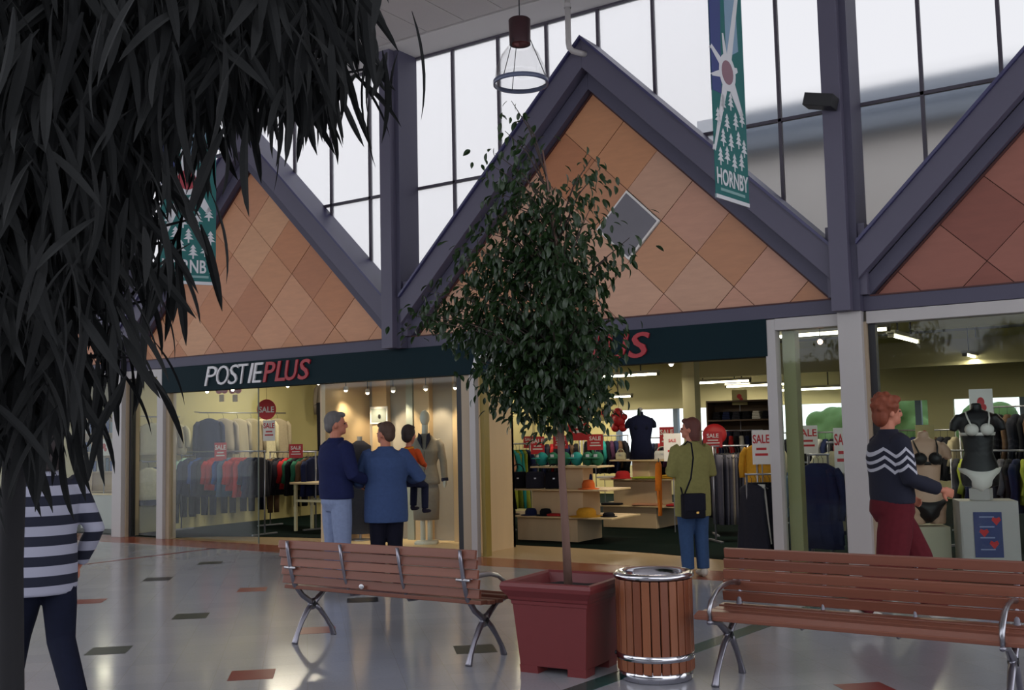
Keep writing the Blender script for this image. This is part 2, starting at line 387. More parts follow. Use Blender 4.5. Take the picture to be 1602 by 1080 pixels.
post(-11.9, -11.885, 10.895, 10.915, 0, 2.31, mat('glass_edge', '5E6A62', .2))

# ------------------------------------------------------------------ setting: shop interior
def wall(name, x0, x1, y0, y1, z0, z1, m): return struct(MB().bx(x0, x1, y0, y1, z0, z1).build(name, m))
wall('wall_left', -15.35, -15.2, 11.1, 23, 0, 3.3, M_cream2)
wall('wall_divider', -20.9, -20.7, 10.98, 16, 0, 3.3, M_cream)
wall('wall_neighbour_back', -20.9, -15.35, 16, 16.2, 0, 3.3, M_cream)
wall('wall_right', 2.95, 3.1, 11.1, 23, 0, 3.3, M_cream)
ZB0, ZB1 = 1.1, 2.05
# back wall with a window band
wall('wall_back', -15.35, -12.3, 23, 23.15, 0, 3.3, M_cream2)
wall('wall_back', -12.3, 3.1, 23, 23.15, ZB1, 3.3, M_cream); wall('wall_back', -12.3, 3.1, 23, 23.15, 0, ZB1 - 1.35, M_cream)
wf2 = thing('window_9', None, None, (0, 0, 0)); wf2['kind'] = 'structure'
MB().bx(-12.3, 3.0, 23.05, 23.06, ZB1 - 1.35, ZB1).build('pane', M_gl, wf2)
for x in (-12.3, -10.75, -9.4, -7.9, -6.55, -5.2, -3.2, -1.2, .8): MB().bx(x - .06, x + .06, 22.98, 23.1, ZB1 - 1.35, ZB1).build('mullion', mat('blue_grey_mullion', '5A6A80', .5), wf2)
for x in (-4.75,): MB().bx(x - .25, x + .25, 22.95, 23.1, 0, ZB1).build('pier', M_cream, wf2)
wall('ceiling_shop', -15.35, 3.1, 11.0, 23.1, 3.3, 3.4, mat('shop_ceiling', '7E7C76', .9, 0, .05, 3))
wall('ceiling_neighbour', -20.9, -15.35, 11.0, 16.2, 3.3, 3.4, mat('shop_ceiling', '7E7C76', .9))
for y in (14.5, 17.8, 21.2):
    b = struct(MB().bx(-15.2, 2.95, y, y + .22, 3.08, 3.3).build('trim_7', mat('cream_beam', 'B4AE72', .7)))
wall('wall_bulkhead', -9.2, 2.95, 20.5, 20.6, 2.62, 3.1, M_cream)
struct(MB().bx(-8.35, -8.1, 18.2, 18.45, 0, 3.3).build('column', M_cream))
# display bay partitions behind the suit mannequin
dp = struct(thing('wall_display', None, None, (0, 0, 0)))
MB().bx(-10.72, -10.62, 11.0, 12.0, 0, 2.5).build('side_panel', M_ply, dp)
MB().bx(-10.62, -8.05, 11.95, 12.0, 0, 2.5).build('back_board', mat('display_grey', 'A59C92', .7), dp)
for x in (-10.35, -9.55, -8.85): MB().bx(x - .14, x + .14, 11.86, 11.95, 0, 2.5).build('panel', M_ply, dp)
MB().bx(-9.82, -9.70, 11.84, 11.95, 0, 2.5).build('panel', mat('pale_grey_panel', '9FA49C', .6), dp)
MB().bx(-8.14, -8.05, 11.0, 12.0, 0, 2.5).build('side_panel', M_ply, dp)
MB().bx(-10.62, -8.14, 10.95, 11.95, .008, .05).build('display_floor', M_ply2, dp)
MB().bx(-10.62, -8.14, 10.98, 11.95, 2.45, 2.5).build('soffit', M_cream, dp)

# lights of the shop: fluorescent battens with their own light
M_tube = mat('fluorescent_tube', 'FFF6D8', .5, emit=(1, .93, .72), estr=9)
WARM = (1, .9, .7)
def batten(x, y, z, L, along, label, power=60):
    t = thing('fluorescent_light', label, 'light', (x, y, z), 0 if along == 'x' else PI / 2, 'fluorescent battens in the clothing shop')
    MB().box((0, 0, .045), (L, .12, .05)).build('housing', mat('batten_housing', '9A9684', .5), t)
    MB().tube([(-L / 2 + .03, 0, 0), (L / 2 - .03, 0, 0)], .022, 8).build('tube', M_tube, t)
    for s_ in (-1, 1):
        MB().box((s_ * (L / 2 - .015), 0, .0), (.03, .08, .06)).build('end_cap', mat('batten_cap', '5A564A', .5), t)
        MB().bx(s_ * L / 4 - .01, s_ * L / 4 + .01, -.01, .01, .07, 3.3 - z).build('hanger_rod', M_dark, t)
    area('batten_glow', (x, y, z - .05), L if along == 'x' else .15, .15 if along == 'x' else L, power, WARM)
def px_x(px, py, Y): return atY(px, py, Y)
lamps = [((1415, 530), 'y', 2.75, 'nearest lit fluorescent batten behind the right shop window, running into the shop'),
         ((1522, 558), 'y', 2.75, 'second lit fluorescent batten right of the nearest one behind the right window'),
         ((1302, 521), 'x', 2.8, 'lit fluorescent batten seen in the narrow window beside the white post'),
         ((1268, 609), 'x', 2.45, 'small far fluorescent batten in the narrow window above the striped garments'),
         ((1124, 598), 'x', 2.6, 'lit fluorescent batten just right of the cream interior column'),
         ((1186, 603), 'x', 2.6, 'lit fluorescent batten left of the white window frame near the zigzag garment'),
         ((975, 588), 'x', 2.6, 'lit fluorescent batten just right of the tree crown over the shop entrance'),
         ((780, 618), 'x', 2.5, 'lit fluorescent batten at the left of the entrance just inside the doorpost'),
         ((945, 622), 'x', 2.35, 'lit fluorescent batten under the lowest leaves of the potted tree'),
         ((860, 620), 'x', 2.4, 'lit fluorescent batten hidden mostly behind the tree crown')]
for (px, py), al, z, lb in lamps:
    dr = ray(px, py); P = CAM + dr * ((z - EYE) / dr.z)
    if P.y > 22: P = CAM + dr * (22 / dr.y)
    batten(P.x, P.y, P.z, 1.5, al, lb, 30)
for (x, y, pw, nm) in ((-13.5, 13.3, 60, 'over the front of the left shop part'), (-11.5, 16.2, 50, 'before the inner partition of the left part'), (-13.0, 20, 60, 'at the back left of the shop'), (-6.0, 13.6, 50, 'over the racks right of the entrance'), (-1.0, 15.2, 35, 'over the far right racks'), (-18, 13, 40, 'in the neighbouring shop at the far left')):
    batten(x, y, 3.1, 1.5, 'x', 'unseen added fluorescent batten close under the ceiling ' + nm, pw)  # battens out of view, added to light the interior
# downlights behind the fascia
k = 0
dl_names = ['left end of the fascia', 'P of the first shop name', 'E of the first shop name', 'end of the first shop name', 'man in navy jacket', 'left of the suit mannequin', 'cream poster in the display', 'head of the suit mannequin', 'right end of the display bay', 'right end of the fascia']
for (px, py), Y, nm in zip([(324, 613), (364, 610), (450, 604), (498, 600), (541, 611), (575, 615), (615, 612), (666, 609), (712, 607), (1050, 570)], [11.25, 11.25, 11.25, 11.25, 11.3, 11.6, 11.6, 11.6, 11.6, 11.2], dl_names):
    P = atY(px, py, Y)
    t = thing('spotlight', 'small glowing spotlight hanging above the ' + nm, 'light', P, 0, 'spotlights behind the fascia')
    MB().ball((0, 0, 0), .026, 10, 6).build('bulb', mat('spot_bulb', 'FFE9C8', .5, emit=(1, .85, .6), estr=14), t, True)
    MB().lathe([(.02, .06), (.032, .05), (.04, 0), (.034, 0), (.028, .04)], n=14).build('shade', M_w, t, True)
    MB().tube([(0, 0, .05), (0, 0, (2.45 if -10.6 < P.x < -8.15 and Y > 11.5 else 3.3) - P.z)], .006, 6).build('stem', M_dark, t)
    if Y > 11.5 or px == 541:
        l = bpy.data.lights.new('spot_glow', 'SPOT'); l.energy = 30; l.color = (1, .8, .55); l.spot_size = 1.5; l.spot_blend = .6; l.shadow_soft_size = .04
        o = bpy.data.objects.new('spot_glow', l); COL.objects.link(o); o.location = P - Vector((0, .02, .06)); o.rotation_euler = (.35, 0, 0)
P = atY(1283, 535, 11.6)
t = thing('spotlight', 'small reddish glowing spotlight in the narrow window left of the white post', 'light', P, 0, 'spotlights behind the fascia')
MB().ball((0, 0, 0), .03).build('bulb', mat('spot_bulb_red', 'FFD8C0', .5, emit=(1, .6, .45), estr=8), t, True); MB().tube([(0, 0, .02), (0, 0, 3.3 - P.z)], .006, 6).build('stem', M_dark, t)
# ------------------------------------------------------------------ outside the clerestory
MX_roof = mat('outside_roof_sheet', '98A2B0', .6, 0, .1, 2); MX_wall = mat('outside_render_wall', 'F2EEEA', .9, 0, .1, 1)
ow = tag(thing('neighbouring_building', 'blurred grey building with a flat roof seen through the upper right glazing', 'building', (-1.5, 15.2, 0)))
MB().bx(-5.0, 10, 0, 5, 3.5, 5.75).build('wall', MX_wall, ow)
MB().bx(-5.15, 10, -.25, 5.2, 5.75, 5.95).build('gutter', MX_roof, ow)
MB().bx(-5.1, 10, .1, 5.0, 6.1, 6.45).build('parapet', MX_roof, ow)
MB().bx(-5.1, 10, .3, 4.0, 5.95, 6.1).build('roof_edge', mat('outside_pale_edge', 'B8C0C8', .5), ow)
MB().bx(.4, 6, 1.0, 4.0, 6.45, 7.1).build('plant_room', mat('outside_blue_room', '7E98A8', .6), ow)
MB().bx(-5.2, -4.2, -1.6, 0, 3.4, 3.5).build('canopy', MX_roof, ow)

# ------------------------------------------------------------------ pendant lamps
def pendant(P, label):
    t = thing('pendant_lamp', label, 'lamp', P, 0, 'pendant lamps over the mall')      # origin at the ring of the bowl
    MB().lathe([(.10, .38), (.105, .62), (.095, .63), (.0, .63)], n=24).build('lamp_body', mat('dark_red_brown_metal', '3A2226', .4, .3), t, True)
    MB().lathe([(.09, .39), (.085, .45), (.0, .46)], n=20).build('reflector', mat('lamp_inner', '7A3A38', .3, .4), t, True)
    MB().lathe([(.11, .36), (.17, .28), (.23, .14), (.25, .0), (.253, .0), (.235, .145), (.175, .285), (.115, .365)], n=32).build('clear_bell', glass('clear_acrylic', (.97, .97, .97)), t, True)
    MB().lathe([(.25, -.012), (.262, -.012), (.262, .03), (.25, .03), (.25, -.012)], n=40).build('ring', mat('smoky_ring', '5A6078', .3), t, True)
    MB().tube([(0, 0, .63), (0, 0, ZC - P[2])], .006, 6).build('cable', M_dark, t)
    for k in range(3):
        a = k * 2.1 + .4; MB().tube([(.1 * math.cos(a), .1 * math.sin(a), .42), (.25 * math.cos(a), .25 * math.sin(a), .02)], .004, 5).build('strut', M_dark, t)
pendant((-5.26, 8.1, 4.84), 'pendant lamp with dark canister and clear bell over the potted tree, against the white glazing')
pendant((-9.46, 7.82, 4.84), 'pendant lamp half hidden by the dark foliage, above the left banner')

# ------------------------------------------------------------------ banners
M_bt = mat('banner_teal', '1F6462', .7); M_bb = mat('banner_blue', '3A4478', .7); M_bl = mat('banner_pale_blue', '7E98AE', .7)
M_bw = mat('banner_white', 'CFCFD2', .7); M_bred = mat('banner_red_centre', 'A03A44', .7); M_bmw = mat('banner_mauve_centre', '8A6A74', .7)
def banner(P, rz, label, red):
    t = thing('hanging_banner', label, 'banner', P, rz, 'hanging banners')              # origin: bottom centre, local x along its width
    W = .3; H = 3.0
    MB().bx(-W, W, -.004, .004, 0, H).build('cloth', M_bt, t)
    def both(poly, m, nm, e=.0):
        MB().prism(poly, -.0065 - e, .0065 + e).build(nm, m, t)
    both([(-W, .95), (-.14, .95), (-.12, 1.5), (-.03, H), (-W, H)], M_bb, 'blue_field')
    both([(-.03, 1.3), (.2, 1.42), (.12, H), (-.03, H)], M_bl, 'pale_field')
    c = (-.02, 1.17)
    for a, L, w1, w2 in ((100, .35, .05, .012), (65, 1.2, .05, .02), (150, .35, .05, .02), (195, .32, .05, .012), (242, .85, .05, .015), (305, .42, .08, .03), (20, .2, .06, .02)):
        a = math.radians(a); d = (math.cos(a), math.sin(a)); n = (-d[1], d[0]); e = (max(-W, min(W, c[0] + d[0] * L)), c[1] + d[1] * L)
        both([(c[0] + n[0] * w1, c[1] + n[1] * w1), (c[0] - n[0] * w1, c[1] - n[1] * w1), (e[0] - n[0] * w2, e[1] - n[1] * w2), (e[0] + n[0] * w2, e[1] + n[1] * w2)], M_bw, 'petal', .001)
    both([(c[0] + .15 * math.cos(k * PI / 10), c[1] + .17 * math.sin(k * PI / 10)) for k in range(20)], M_bw, 'flower', .0015)
    both([(c[0] + .105 * math.cos(k * PI / 10), c[1] + .11 * math.sin(k * PI / 10)) for k in range(20)], M_bred if red else M_bmw, 'flower_centre', .0025)
    r = random.Random(5)
    for (x, z0_) in ((-.2, .38), (-.08, .42), (.05, .36), (.18, .4), (-.14, .62), (.0, .6), (.14, .66), (.24, .58), (-.22, .85), (-.06, .82), (.1, .88), (.22, .95), (-.12, 1.05), (.02, 1.1)):
        z = .06 + z0_ * .74
        for q in range(3):
            both([(x - .055 + .012 * q, z + q * .038), (x + .055 - .012 * q, z + q * .038), (x, z + .045 + q * .038)], M_bw, 'tree_motif', .001)
        both([(x - .008, z - .04), (x + .008, z - .04), (x + .008, z), (x - .008, z)], M_bw, 'tree_motif', .001)
    both([(-W, 0), (W, 0), (W, .035), (-W, .035)], M_bw, 'hem', .001)
    both([(-.22, .075), (.22, .075), (.22, .1), (-.22, .1)], mat('banner_soft_line', '7FA09E', .7), 'small_line', .001)
    for s_, rr in ((-1, 0), (1, PI)):
        text_mesh('HORNBY', .15, 'lettering', M_bw, t, (0, s_ * .0085, .20), (PI / 2, 0, rr), 0, .02, .68, .0015)
    MB().tube([(-W, 0, H), (W, 0, H)], .012, 6).build('rod', M_w, t)
    for s_ in (-1, 1): MB().tube([(s_ * .2, 0, H), (s_ * .2, 0, ZC - P[2])], .003, 5).build('cord', M_dark, t)
banner((-3.42, 8.65, 3.53), math.atan2(.99, .11), 'narrow teal banner hanging beside the right side of the middle gable, seen edge-on', False)
banner((-9.35, 7.55, 3.27), math.radians(62), 'teal banner with red flower centre hanging behind the dark foliage', True)

# pipe on the ridge and box on the column
pt = tag(thing('down_pipe', 'thin off-white pipe dropping from the ceiling to the ridge of the middle gable', 'pipe', (-6.13, 10.5, 6.05)))
MB().tube([(0, 0, ZC + .02 - 6.05), (0, 0, .12), (.01, .0, .06), (.04, .03, .02), (.1, .1, 0), (.14, .2, 0)], .035, 12).build('pipe_run', M_white, pt, True)
MB().lathe([(.045, .55), (.045, .6), (.036, .6)], n=12).build('coupling', M_white, pt)
bb = tag(thing('wall_speaker', 'small black box speaker bracketed on the right column in front of the glazing', 'speaker', (-3.1, 10.45, 4.85)))
MB().box((-.05, 0, .0), (.3, .2, .13), Matrix.Rotation(.25, 3, 'Y')).build('case', M_black, bb, bevel=.006)
MB().bx(-.03, .03, .08, .14, -.05, .05).build('bracket', M_black, bb)

# ------------------------------------------------------------------ benches
M_leg = mat('bench_cast_metal', '8C8A94', .3, .9, .1, 12)
def bench(label, loc, rz, mleg=M_leg):
    t = thing('slatted_bench', label, 'bench', loc, rz, 'timber and metal benches')     # origin: left rear foot corner, x along, y from back to seat front
    Lx = 1.84; r = random.Random(len(label))
    src = None
    for k in range(5):      # back slats, leaning
        z = .747 - k * .0665; y = -.035 + (.78 - z) * .16
        s = MB().box((Lx / 2, y, z), (Lx, .026, .061), Matrix.Rotation(-.16, 3, 'X')).build('back_slat', M_wood[k % 3], t, bevel=.004)
    for k in range(5):      # seat slats
        y = .055 + k * .095; z = .402 + .012 * abs(k - 1.6) - (.012 if k == 4 else 0)
        s = MB().box((Lx / 2, y, z), (Lx, .078, .028), Matrix.Rotation(-.06 if k < 4 else -.28, 3, 'X')).build('seat_slat', M_wood[(k + 1) % 3], t, bevel=.005)
    for x in (.11, Lx - .11):
        fr = MB()
        fr.tube([(x, -.062, .775), (x, -.05, .70), (x, -.02, .56), (x, .02, .44), (x, .10, .35), (x, .17, .305), (x, .205, .27)], [(.012, .016), (.015, .016), (.017, .018), (.02, .02), (.021, .022), (.021, .024), (.02, .026)], 10)
        fr.tube([(x, .205, .27), (x, .27, .315), (x, .36, .37), (x, .46, .388), (x, .5, .39)], [(.02, .026), (.02, .022), (.018, .018), (.016, .016), (.014, .014)], 10)
        fr.tube([(x, .215, .28), (x, .15, .23), (x, .09, .15), (x, .045, .07), (x, .02, .012), (x, .015, 0)], [(.022, .026), (.02, .022), (.017, .018), (.018, .018), (.024, .024), (.024, .024)], 10)
        fr.tube([(x, .215, .28), (x, .285, .225), (x, .35, .15), (x, .41, .07), (x, .435, .012), (x, .44, 0)], [(.022, .026), (.02, .022), (.017, .018), (.018, .018), (.024, .024), (.024, .024)], 10)
        fr.ball((x, .21, .272), (.024, .05, .045), 12, 8)
        f = fr.build('end_frame', mleg, t, True)
        MB().lathe([(.022, -.027), (.022, .027)], n=4, cap=True).build('hub_plate', M_dark, f).matrix_local = Matrix.Translation((x, .21, .272)) @ Matrix.Rotation(PI / 2, 4, 'Y')
        MB().tube([(x, .0, .56), (x, .07, .575), (x, .16, .585), (x, .28, .58), (x, .38, .555), (x, .455, .51), (x, .487, .455), (x, .475, .405)], [(.012, .014), (.012, .018), (.012, .021), (.013, .022), (.014, .022), (.014, .022), (.014, .018), (.013, .014)], 10).build('armrest', M_alu, t, True)
        MB().tube([(x - .055, -.03, .575), (x + .055, -.03, .575)], .011, 8).build('bolt', M_bolt, t, True)
    for x in (.11 + .54, .11 + 1.08):
        MB().tube([(x, -.065, .77), (x, -.045, .66), (x, -.01, .52), (x, .03, .43), (x, .06, .393), (x, .12, .388), (x, .42, .388)], [(.012, .009)] * 7, 8).build('brace', mleg, t, True)
    MB().ball((.82, -.026 + .0, .475), (.024, .006, .018)).build('badge', M_bolt, t)
    return t
bench('timber slatted bench with metal legs left of the red planter, its back to the viewer', (-6.0, 5.74, 0), .006)
# the second bench faces the viewer
bench('timber slatted bench facing the viewer at the right, beyond the timber-clad bin', (-.88, 6.44, 0), PI - .01)

# ------------------------------------------------------------------ litter bin
tb = tag(thing('litter_bin', 'round timber-slatted litter bin with polished steel rim beside the red planter', 'bin', (-3.04, 6.09, 0), .12))
MB().lathe([(.215, .0), (.232, .004), (.232, .075), (.215, .075)], n=40).build('base_band', M_chrome, tb, True)
MB().lathe([(.0, .02), (.22, .02), (.22, .63), (.19, .63), (.19, .1), (0, .1)], n=32).build('drum', mat('bin_drum', '2A1A16', .7), tb, True)
M_binw = [mat('bin_timber_' + str(i), c, .45, 0, .22, 3, (6, 9, .25), .1) for i, c in enumerate(('80492E', '774028', '8B5234'))]
ns = 26; ss = None
for k in range(ns):
    a = 2 * PI * k / ns
    if ss is None: ss = MB().box((.232, 0, .34), (.02, .05, .56)).build('slat', M_binw[0], tb, bevel=.005)
    else: share(ss, tb, (0, 0, 0), (0, 0, a), m=M_binw[(k * 7) % 3])
MB().lathe([(.2425, .13), (.2465, .132), (.2465, .168), (.2425, .17)], n=48).build('hoop', M_chrome, tb, True)
MB().lathe([(.236, .625), (.252, .63), (.256, .645), (.246, .66), (.23, .662), (.19, .645), (.165, .60), (.16, .5), (.15, .49), (0, .49)], n=48).build('rim', M_chrome, tb, True)
MB().ball((-.235, -.075, .15), (.012, .018, .014)).build('lock', M_dark, tb)

# ------------------------------------------------------------------ red planter
M_pot = mat('maroon_planter', '6E2A2C', .5, 0, .06, 12)
pl = tag(thing('square_planter', 'square maroon planter with flared rim holding the small leafy tree', 'planter', (-3.655, 6.05, 0), .07))
def sq(h, z): return [(-h, -h, z), (h, -h, z), (h, h, z), (-h, h, z)]
b = MB()
b.loft([sq(.236, .045), sq(.268, .44), sq(.274, .44), sq(.276, .465), sq(.286, .47), sq(.292, .49), sq(.325, .535), sq(.33, .56), sq(.322, .585), sq(.30, .59), sq(.285, .575), sq(.262, .50), sq(.262, .5)])
b.build('pot', M_pot, pl, bevel=.004)
for sx in (-1, 1):
    for sy in (-1, 1): MB().loft([[(sx * .236 - sx * (0 if k in (0, 3) else .13), sy * .236 - sy * (0 if k in (0, 1) else .13), 0) for k in range(4)], [(sx * .24 - sx * (0 if k in (0, 3) else .13), sy * .24 - sy * (0 if k in (0, 1) else .13), .05) for k in range(4)]]).build('foot', M_pot, pl)
so = MB(); n = 14
vs = []; fs = []
for j in range(n + 1):
    for i in range(n + 1):
        x = -.262 + .524 * i / n; y = -.262 + .524 * j / n; vs.append((x, y, .515 + .02 * noise.noise(Vector((x * 9, y * 9, 0)))))
for j in range(n):
    for i in range(n): fs.append((j * (n + 1) + i, j * (n + 1) + i + 1, (j + 1) * (n + 1) + i + 1, (j + 1) * (n + 1) + i))
so.add(vs, fs).build('soil', mat('potting_soil', '241A18', .95, 0, .4, 40, None, .6), pl, True)

# ------------------------------------------------------------------ leaves
def leaf_mesh(name, L, W, m, droop=.25, segs=5):
    vs = []; fs = []
    for k in range(segs + 1):
        t = k / segs; wd = W * .5 * math.sin(PI * min(1, t * .94 + .03)) ** .75 * (1 - .25 * t)
        if k == segs: wd = .0004
        z = -droop * L * t * t; y = L * t * (1 - .1 * t)
        vs += [(-wd, y, z + wd * .35), (0, y, z), (wd, y, z + wd * .35)]
    for k in range(segs):
        a = k * 3; fs += [(a, a + 1, a + 4, a + 3), (a + 1, a + 2, a + 5, a + 4)]
    me = bpy.data.meshes.new(name); me.from_pydata(vs, [], fs); me.materials.append(m); return me
def leaf_mat(name, h, h2, rough=.4, trans=.15):
    m = bpy.data.materials.new(name); m.use_nodes = True; nt = m.node_tree; p = nt.nodes['Principled BSDF']
    oi = nt.nodes.new('ShaderNodeObjectInfo'); tc = nt.nodes.new('ShaderNodeTexCoord'); n = nt.nodes.new('ShaderNodeTexNoise'); n.inputs['Scale'].default_value = 6
    nt.links.new(tc.outputs['Object'], n.inputs['Vector']); mx = nt.nodes.new('ShaderNodeMix'); mx.data_type = 'RGBA'
    mx.inputs[6].default_value = (*hexc(h), 1); mx.inputs[7].default_value = (*hexc(h2), 1); nt.links.new(n.outputs['Fac'], mx.inputs[0])
    nt.links.new(mx.outputs[2], p.inputs['Base Color']); p.inputs['Roughness'].default_value = rough
    if trans:
        tl = nt.nodes.new('ShaderNodeBsdfTranslucent'); nt.links.new(mx.outputs[2], tl.inputs[0]); ms = nt.nodes.new('ShaderNodeMixShader'); ms.inputs[0].default_value = trans
        nt.links.new(p.outputs[0], ms.inputs[1]); nt.links.new(tl.outputs[0], ms.inputs[2]); nt.links.new(ms.outputs[0], nt.nodes['Material Output'].inputs[0])
    return m
def put_leaves(frames, me, parent, near, count=300, kindname='foliage'):
    """frames: matrices of leaves; the `count` nearest the camera become parts, the rest one stuff mesh"""
    frames.sort(key=lambda M: (M.translation - CAM).length if near else 0)
    for M in frames[:count]:
        o = bpy.data.objects.new('leaf', me); COL.objects.link(o); o.parent = parent; o.matrix_local = parent.matrix_basis.inverted() @ M
    b = MB(); base = [v.co.copy() for v in me.vertices]; polys = [tuple(p.vertices) for p in me.polygons]
    for M in frames[count:]: b.add([M @ v for v in base], polys)
    if b.v:
        o = b.build(kindname, me.materials[0], parent); o.matrix_local = parent.matrix_basis.inverted(); o['kind'] = 'stuff'
def leaf_frame(P, az, pitch, roll, s):
    return Matrix.Translation(P) @ Matrix.Rotation(az, 4, 'Z') @ Matrix.Rotation(pitch, 4, 'X') @ Matrix.Rotation(roll, 4, 'Y') @ Matrix.Scale(s, 4)

# small tree in the planter: crown radius by height, measured on the photo
M_bark = mat('pale_brown_bark', '6E5248', .8, 0, .25, 12, (1, 1, .3), .3); M_bark2 = mat('dark_twig', '3A2E28', .8)
tr = tag(thing('potted_tree', 'small-leaved tree with a slim bare trunk and ragged crown growing from the maroon planter', 'tree', (-3.66, 6.05, .5)))
T0 = Vector((-3.66, 6.05, .5))
def TP(z): return Vector((-3.66 + .012 * math.sin(z * 3) + (.0 if z < 2.6 else -.10 * (z - 2.6)), 6.05 + .01 * math.cos(z * 2.3), z))
MB().tube([TP(z) - T0 for z in (.5, .9, 1.3, 1.7, 2.1, 2.5, 2.9, 3.2, 3.5)], [.03, .027, .025, .024, .021, .017, .012, .008, .005], 12).build('trunk', M_bark, tr, True)
rng = random.Random(11); frames = []
env = [(150, 785, 835), (190, 768, 818), (235, 765, 870), (265, 765, 955), (300, 745, 940), (350, 735, 965), (390, 700, 1000), (430, 695, 965), (465, 650, 990), (495, 632, 1008), (530, 735, 985), (570, 730, 965), (610, 750, 1000), (640, 790, 985), (665, 800, 850)]
def hexcurve(P0, P1, rad, nm='branch'):
    mid = (P0 + P1) / 2 + Vector((0, 0, .08)); MB().tube([P0 - T0, mid - T0, P1 - T0], [rad, rad * .7, rad * .3], 5).build(nm, M_bark2, tr, True)
def axis_px(py): return 862 if py > 300 else 862 - (300 - py) * .25
limbs = []
for i in range(160):
    # target py biased to the dense middle, x inside the envelope
    for _ in range(60):
        py = rng.triangular(235, 655, 500); 
        for k in range(len(env) - 1):
            if env[k][0] <= py <= env[k + 1][0]: break
        t = (py - env[k][0]) / (env[k + 1][0] - env[k][0]); xl = env[k][1] * (1 - t) + env[k + 1][1] * t; xr = env[k][2] * (1 - t) + env[k + 1][2] * t
        cx_ = axis_px(py); px = rng.uniform(xl + 14, xr - 14)
        u = (px - cx_) / ((xr - cx_) if px > cx_ else (cx_ - xl)) if xr != cx_ else 0
        dens = 1 if 300 < py < 620 else .7
        if px < 735 and not (385 < py < 520): dens *= .25
        if px > 960: dens *= .45
        if px < 720: dens *= .55
        if rng.random() < dens * (1 - .35 * abs(u)): break
    half = .5 * (xr - xl) / 235 * .8; dd_ = rng.gauss(0, .42) * half; 
    Y = 6.05 + max(-.62, min(.62, dd_))
    P = atY(px, py, Y); z0 = max(1.62, P.z - rng.uniform(.05, .45) - .25 * abs(u)); limbs.append((TP(min(z0, 3.4)), P))
for py, px in ((492, 640), (486, 655), (480, 668), (474, 690), (455, 668), (500, 700), (440, 700), (158, 800), (178, 818), (205, 790), (215, 812), (240, 775), (262, 775), (248, 925), (262, 940), (345, 768), (372, 985), (490, 660), (478, 690), (400, 715), (655, 825)):
    P = atY(px, py, 6.05 + rng.uniform(-.15, .15)); limbs.append((TP(min(max(1.7, P.z - .5), 3.3)), P))
for P0, P1 in limbs:
    d = P1 - P0
    hexcurve(P0, P1, .007 if d.length > .5 else .005)
    n = rng.randint(34, 46)
    small = P1.z > 3.55
    if small: n = 12
    for q in range(n):
        t = rng.uniform(.45 if d.length > .4 else .1, 1.05); c = P0.lerp(P1, t) + Vector((rng.gauss(0, .075), rng.gauss(0, .075), rng.gauss(-.02, .06))) * (.6 if small else 1)
        az = math.atan2(-d.x, d.y) + rng.gauss(0, 1.3)
        frames.append(leaf_frame(c, az, rng.uniform(-1.35, -.15), rng.uniform(-.7, .7), rng.uniform(.75, 1.2)))
M_leaf = leaf_mat('fig_leaf', '14280F', '27401A', .35, .2)
lm = leaf_mesh('small_leaf', .072, .036, M_leaf)
bpy.context.view_layer.update()
put_leaves(frames, lm, tr, True)

# large dark foreground tree at the left with long drooping leaves
fg = tag(thing('foreground_tree', 'large dark tree with long drooping leaves filling the upper left corner, nearest the viewer', 'tree', (-2.86, 1.70, 0)))
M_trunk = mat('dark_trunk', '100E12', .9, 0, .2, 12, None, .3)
FT = Vector((-2.86, 1.70, 0))
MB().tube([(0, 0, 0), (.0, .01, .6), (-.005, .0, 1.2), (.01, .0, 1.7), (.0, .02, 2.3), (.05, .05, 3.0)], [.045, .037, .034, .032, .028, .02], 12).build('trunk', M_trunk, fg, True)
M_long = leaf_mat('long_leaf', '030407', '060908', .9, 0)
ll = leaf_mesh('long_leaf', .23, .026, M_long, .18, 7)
rng = random.Random(21); frames = []; branches = []
solid = [(-120, -160), (505, -160), (520, 40), (505, 100), (440, 85), (385, 85), (330, 105), (270, 135), (225, 190), (195, 280), (165, 360), (150, 430), (130, 480), (110, 540), (60, 600), (20, 640), (-120, 660)]
def inside(x, y, poly):
    c = False; n = len(poly)
    for i in range(n):
        (x1, y1), (x2, y2) = poly[i], poly[(i + 1) % n]
        if (y1 > y) != (y2 > y) and x < (x2 - x1) * (y - y1) / (y2 - y1) + x1: c = not c
    return c
def sprig(P, n, spread=.07, lo=-1.45, hi=-.6, away=None):
    for q in range(n):
        az = rng.uniform(-PI, PI) if away is None else away + rng.gauss(0, .7)
        frames.append(leaf_frame(P + Vector((rng.gauss(0, spread), rng.gauss(0, spread), rng.gauss(0, spread))), az, rng.uniform(lo, hi), rng.uniform(-1, 1), rng.uniform(.7, 1.15)))
pts = []
while len(pts) < 330:
    x, y = rng.uniform(-120, 530), rng.uniform(-160, 660)
    if not inside(x, y, solid): continue
    dist = rng.uniform(2.1, 3.5); P = CAM + ray(x, y) * dist
    if x < 60: dist = rng.uniform(2.3, 3.4)
    pts.append(P); sprig(P, 17)
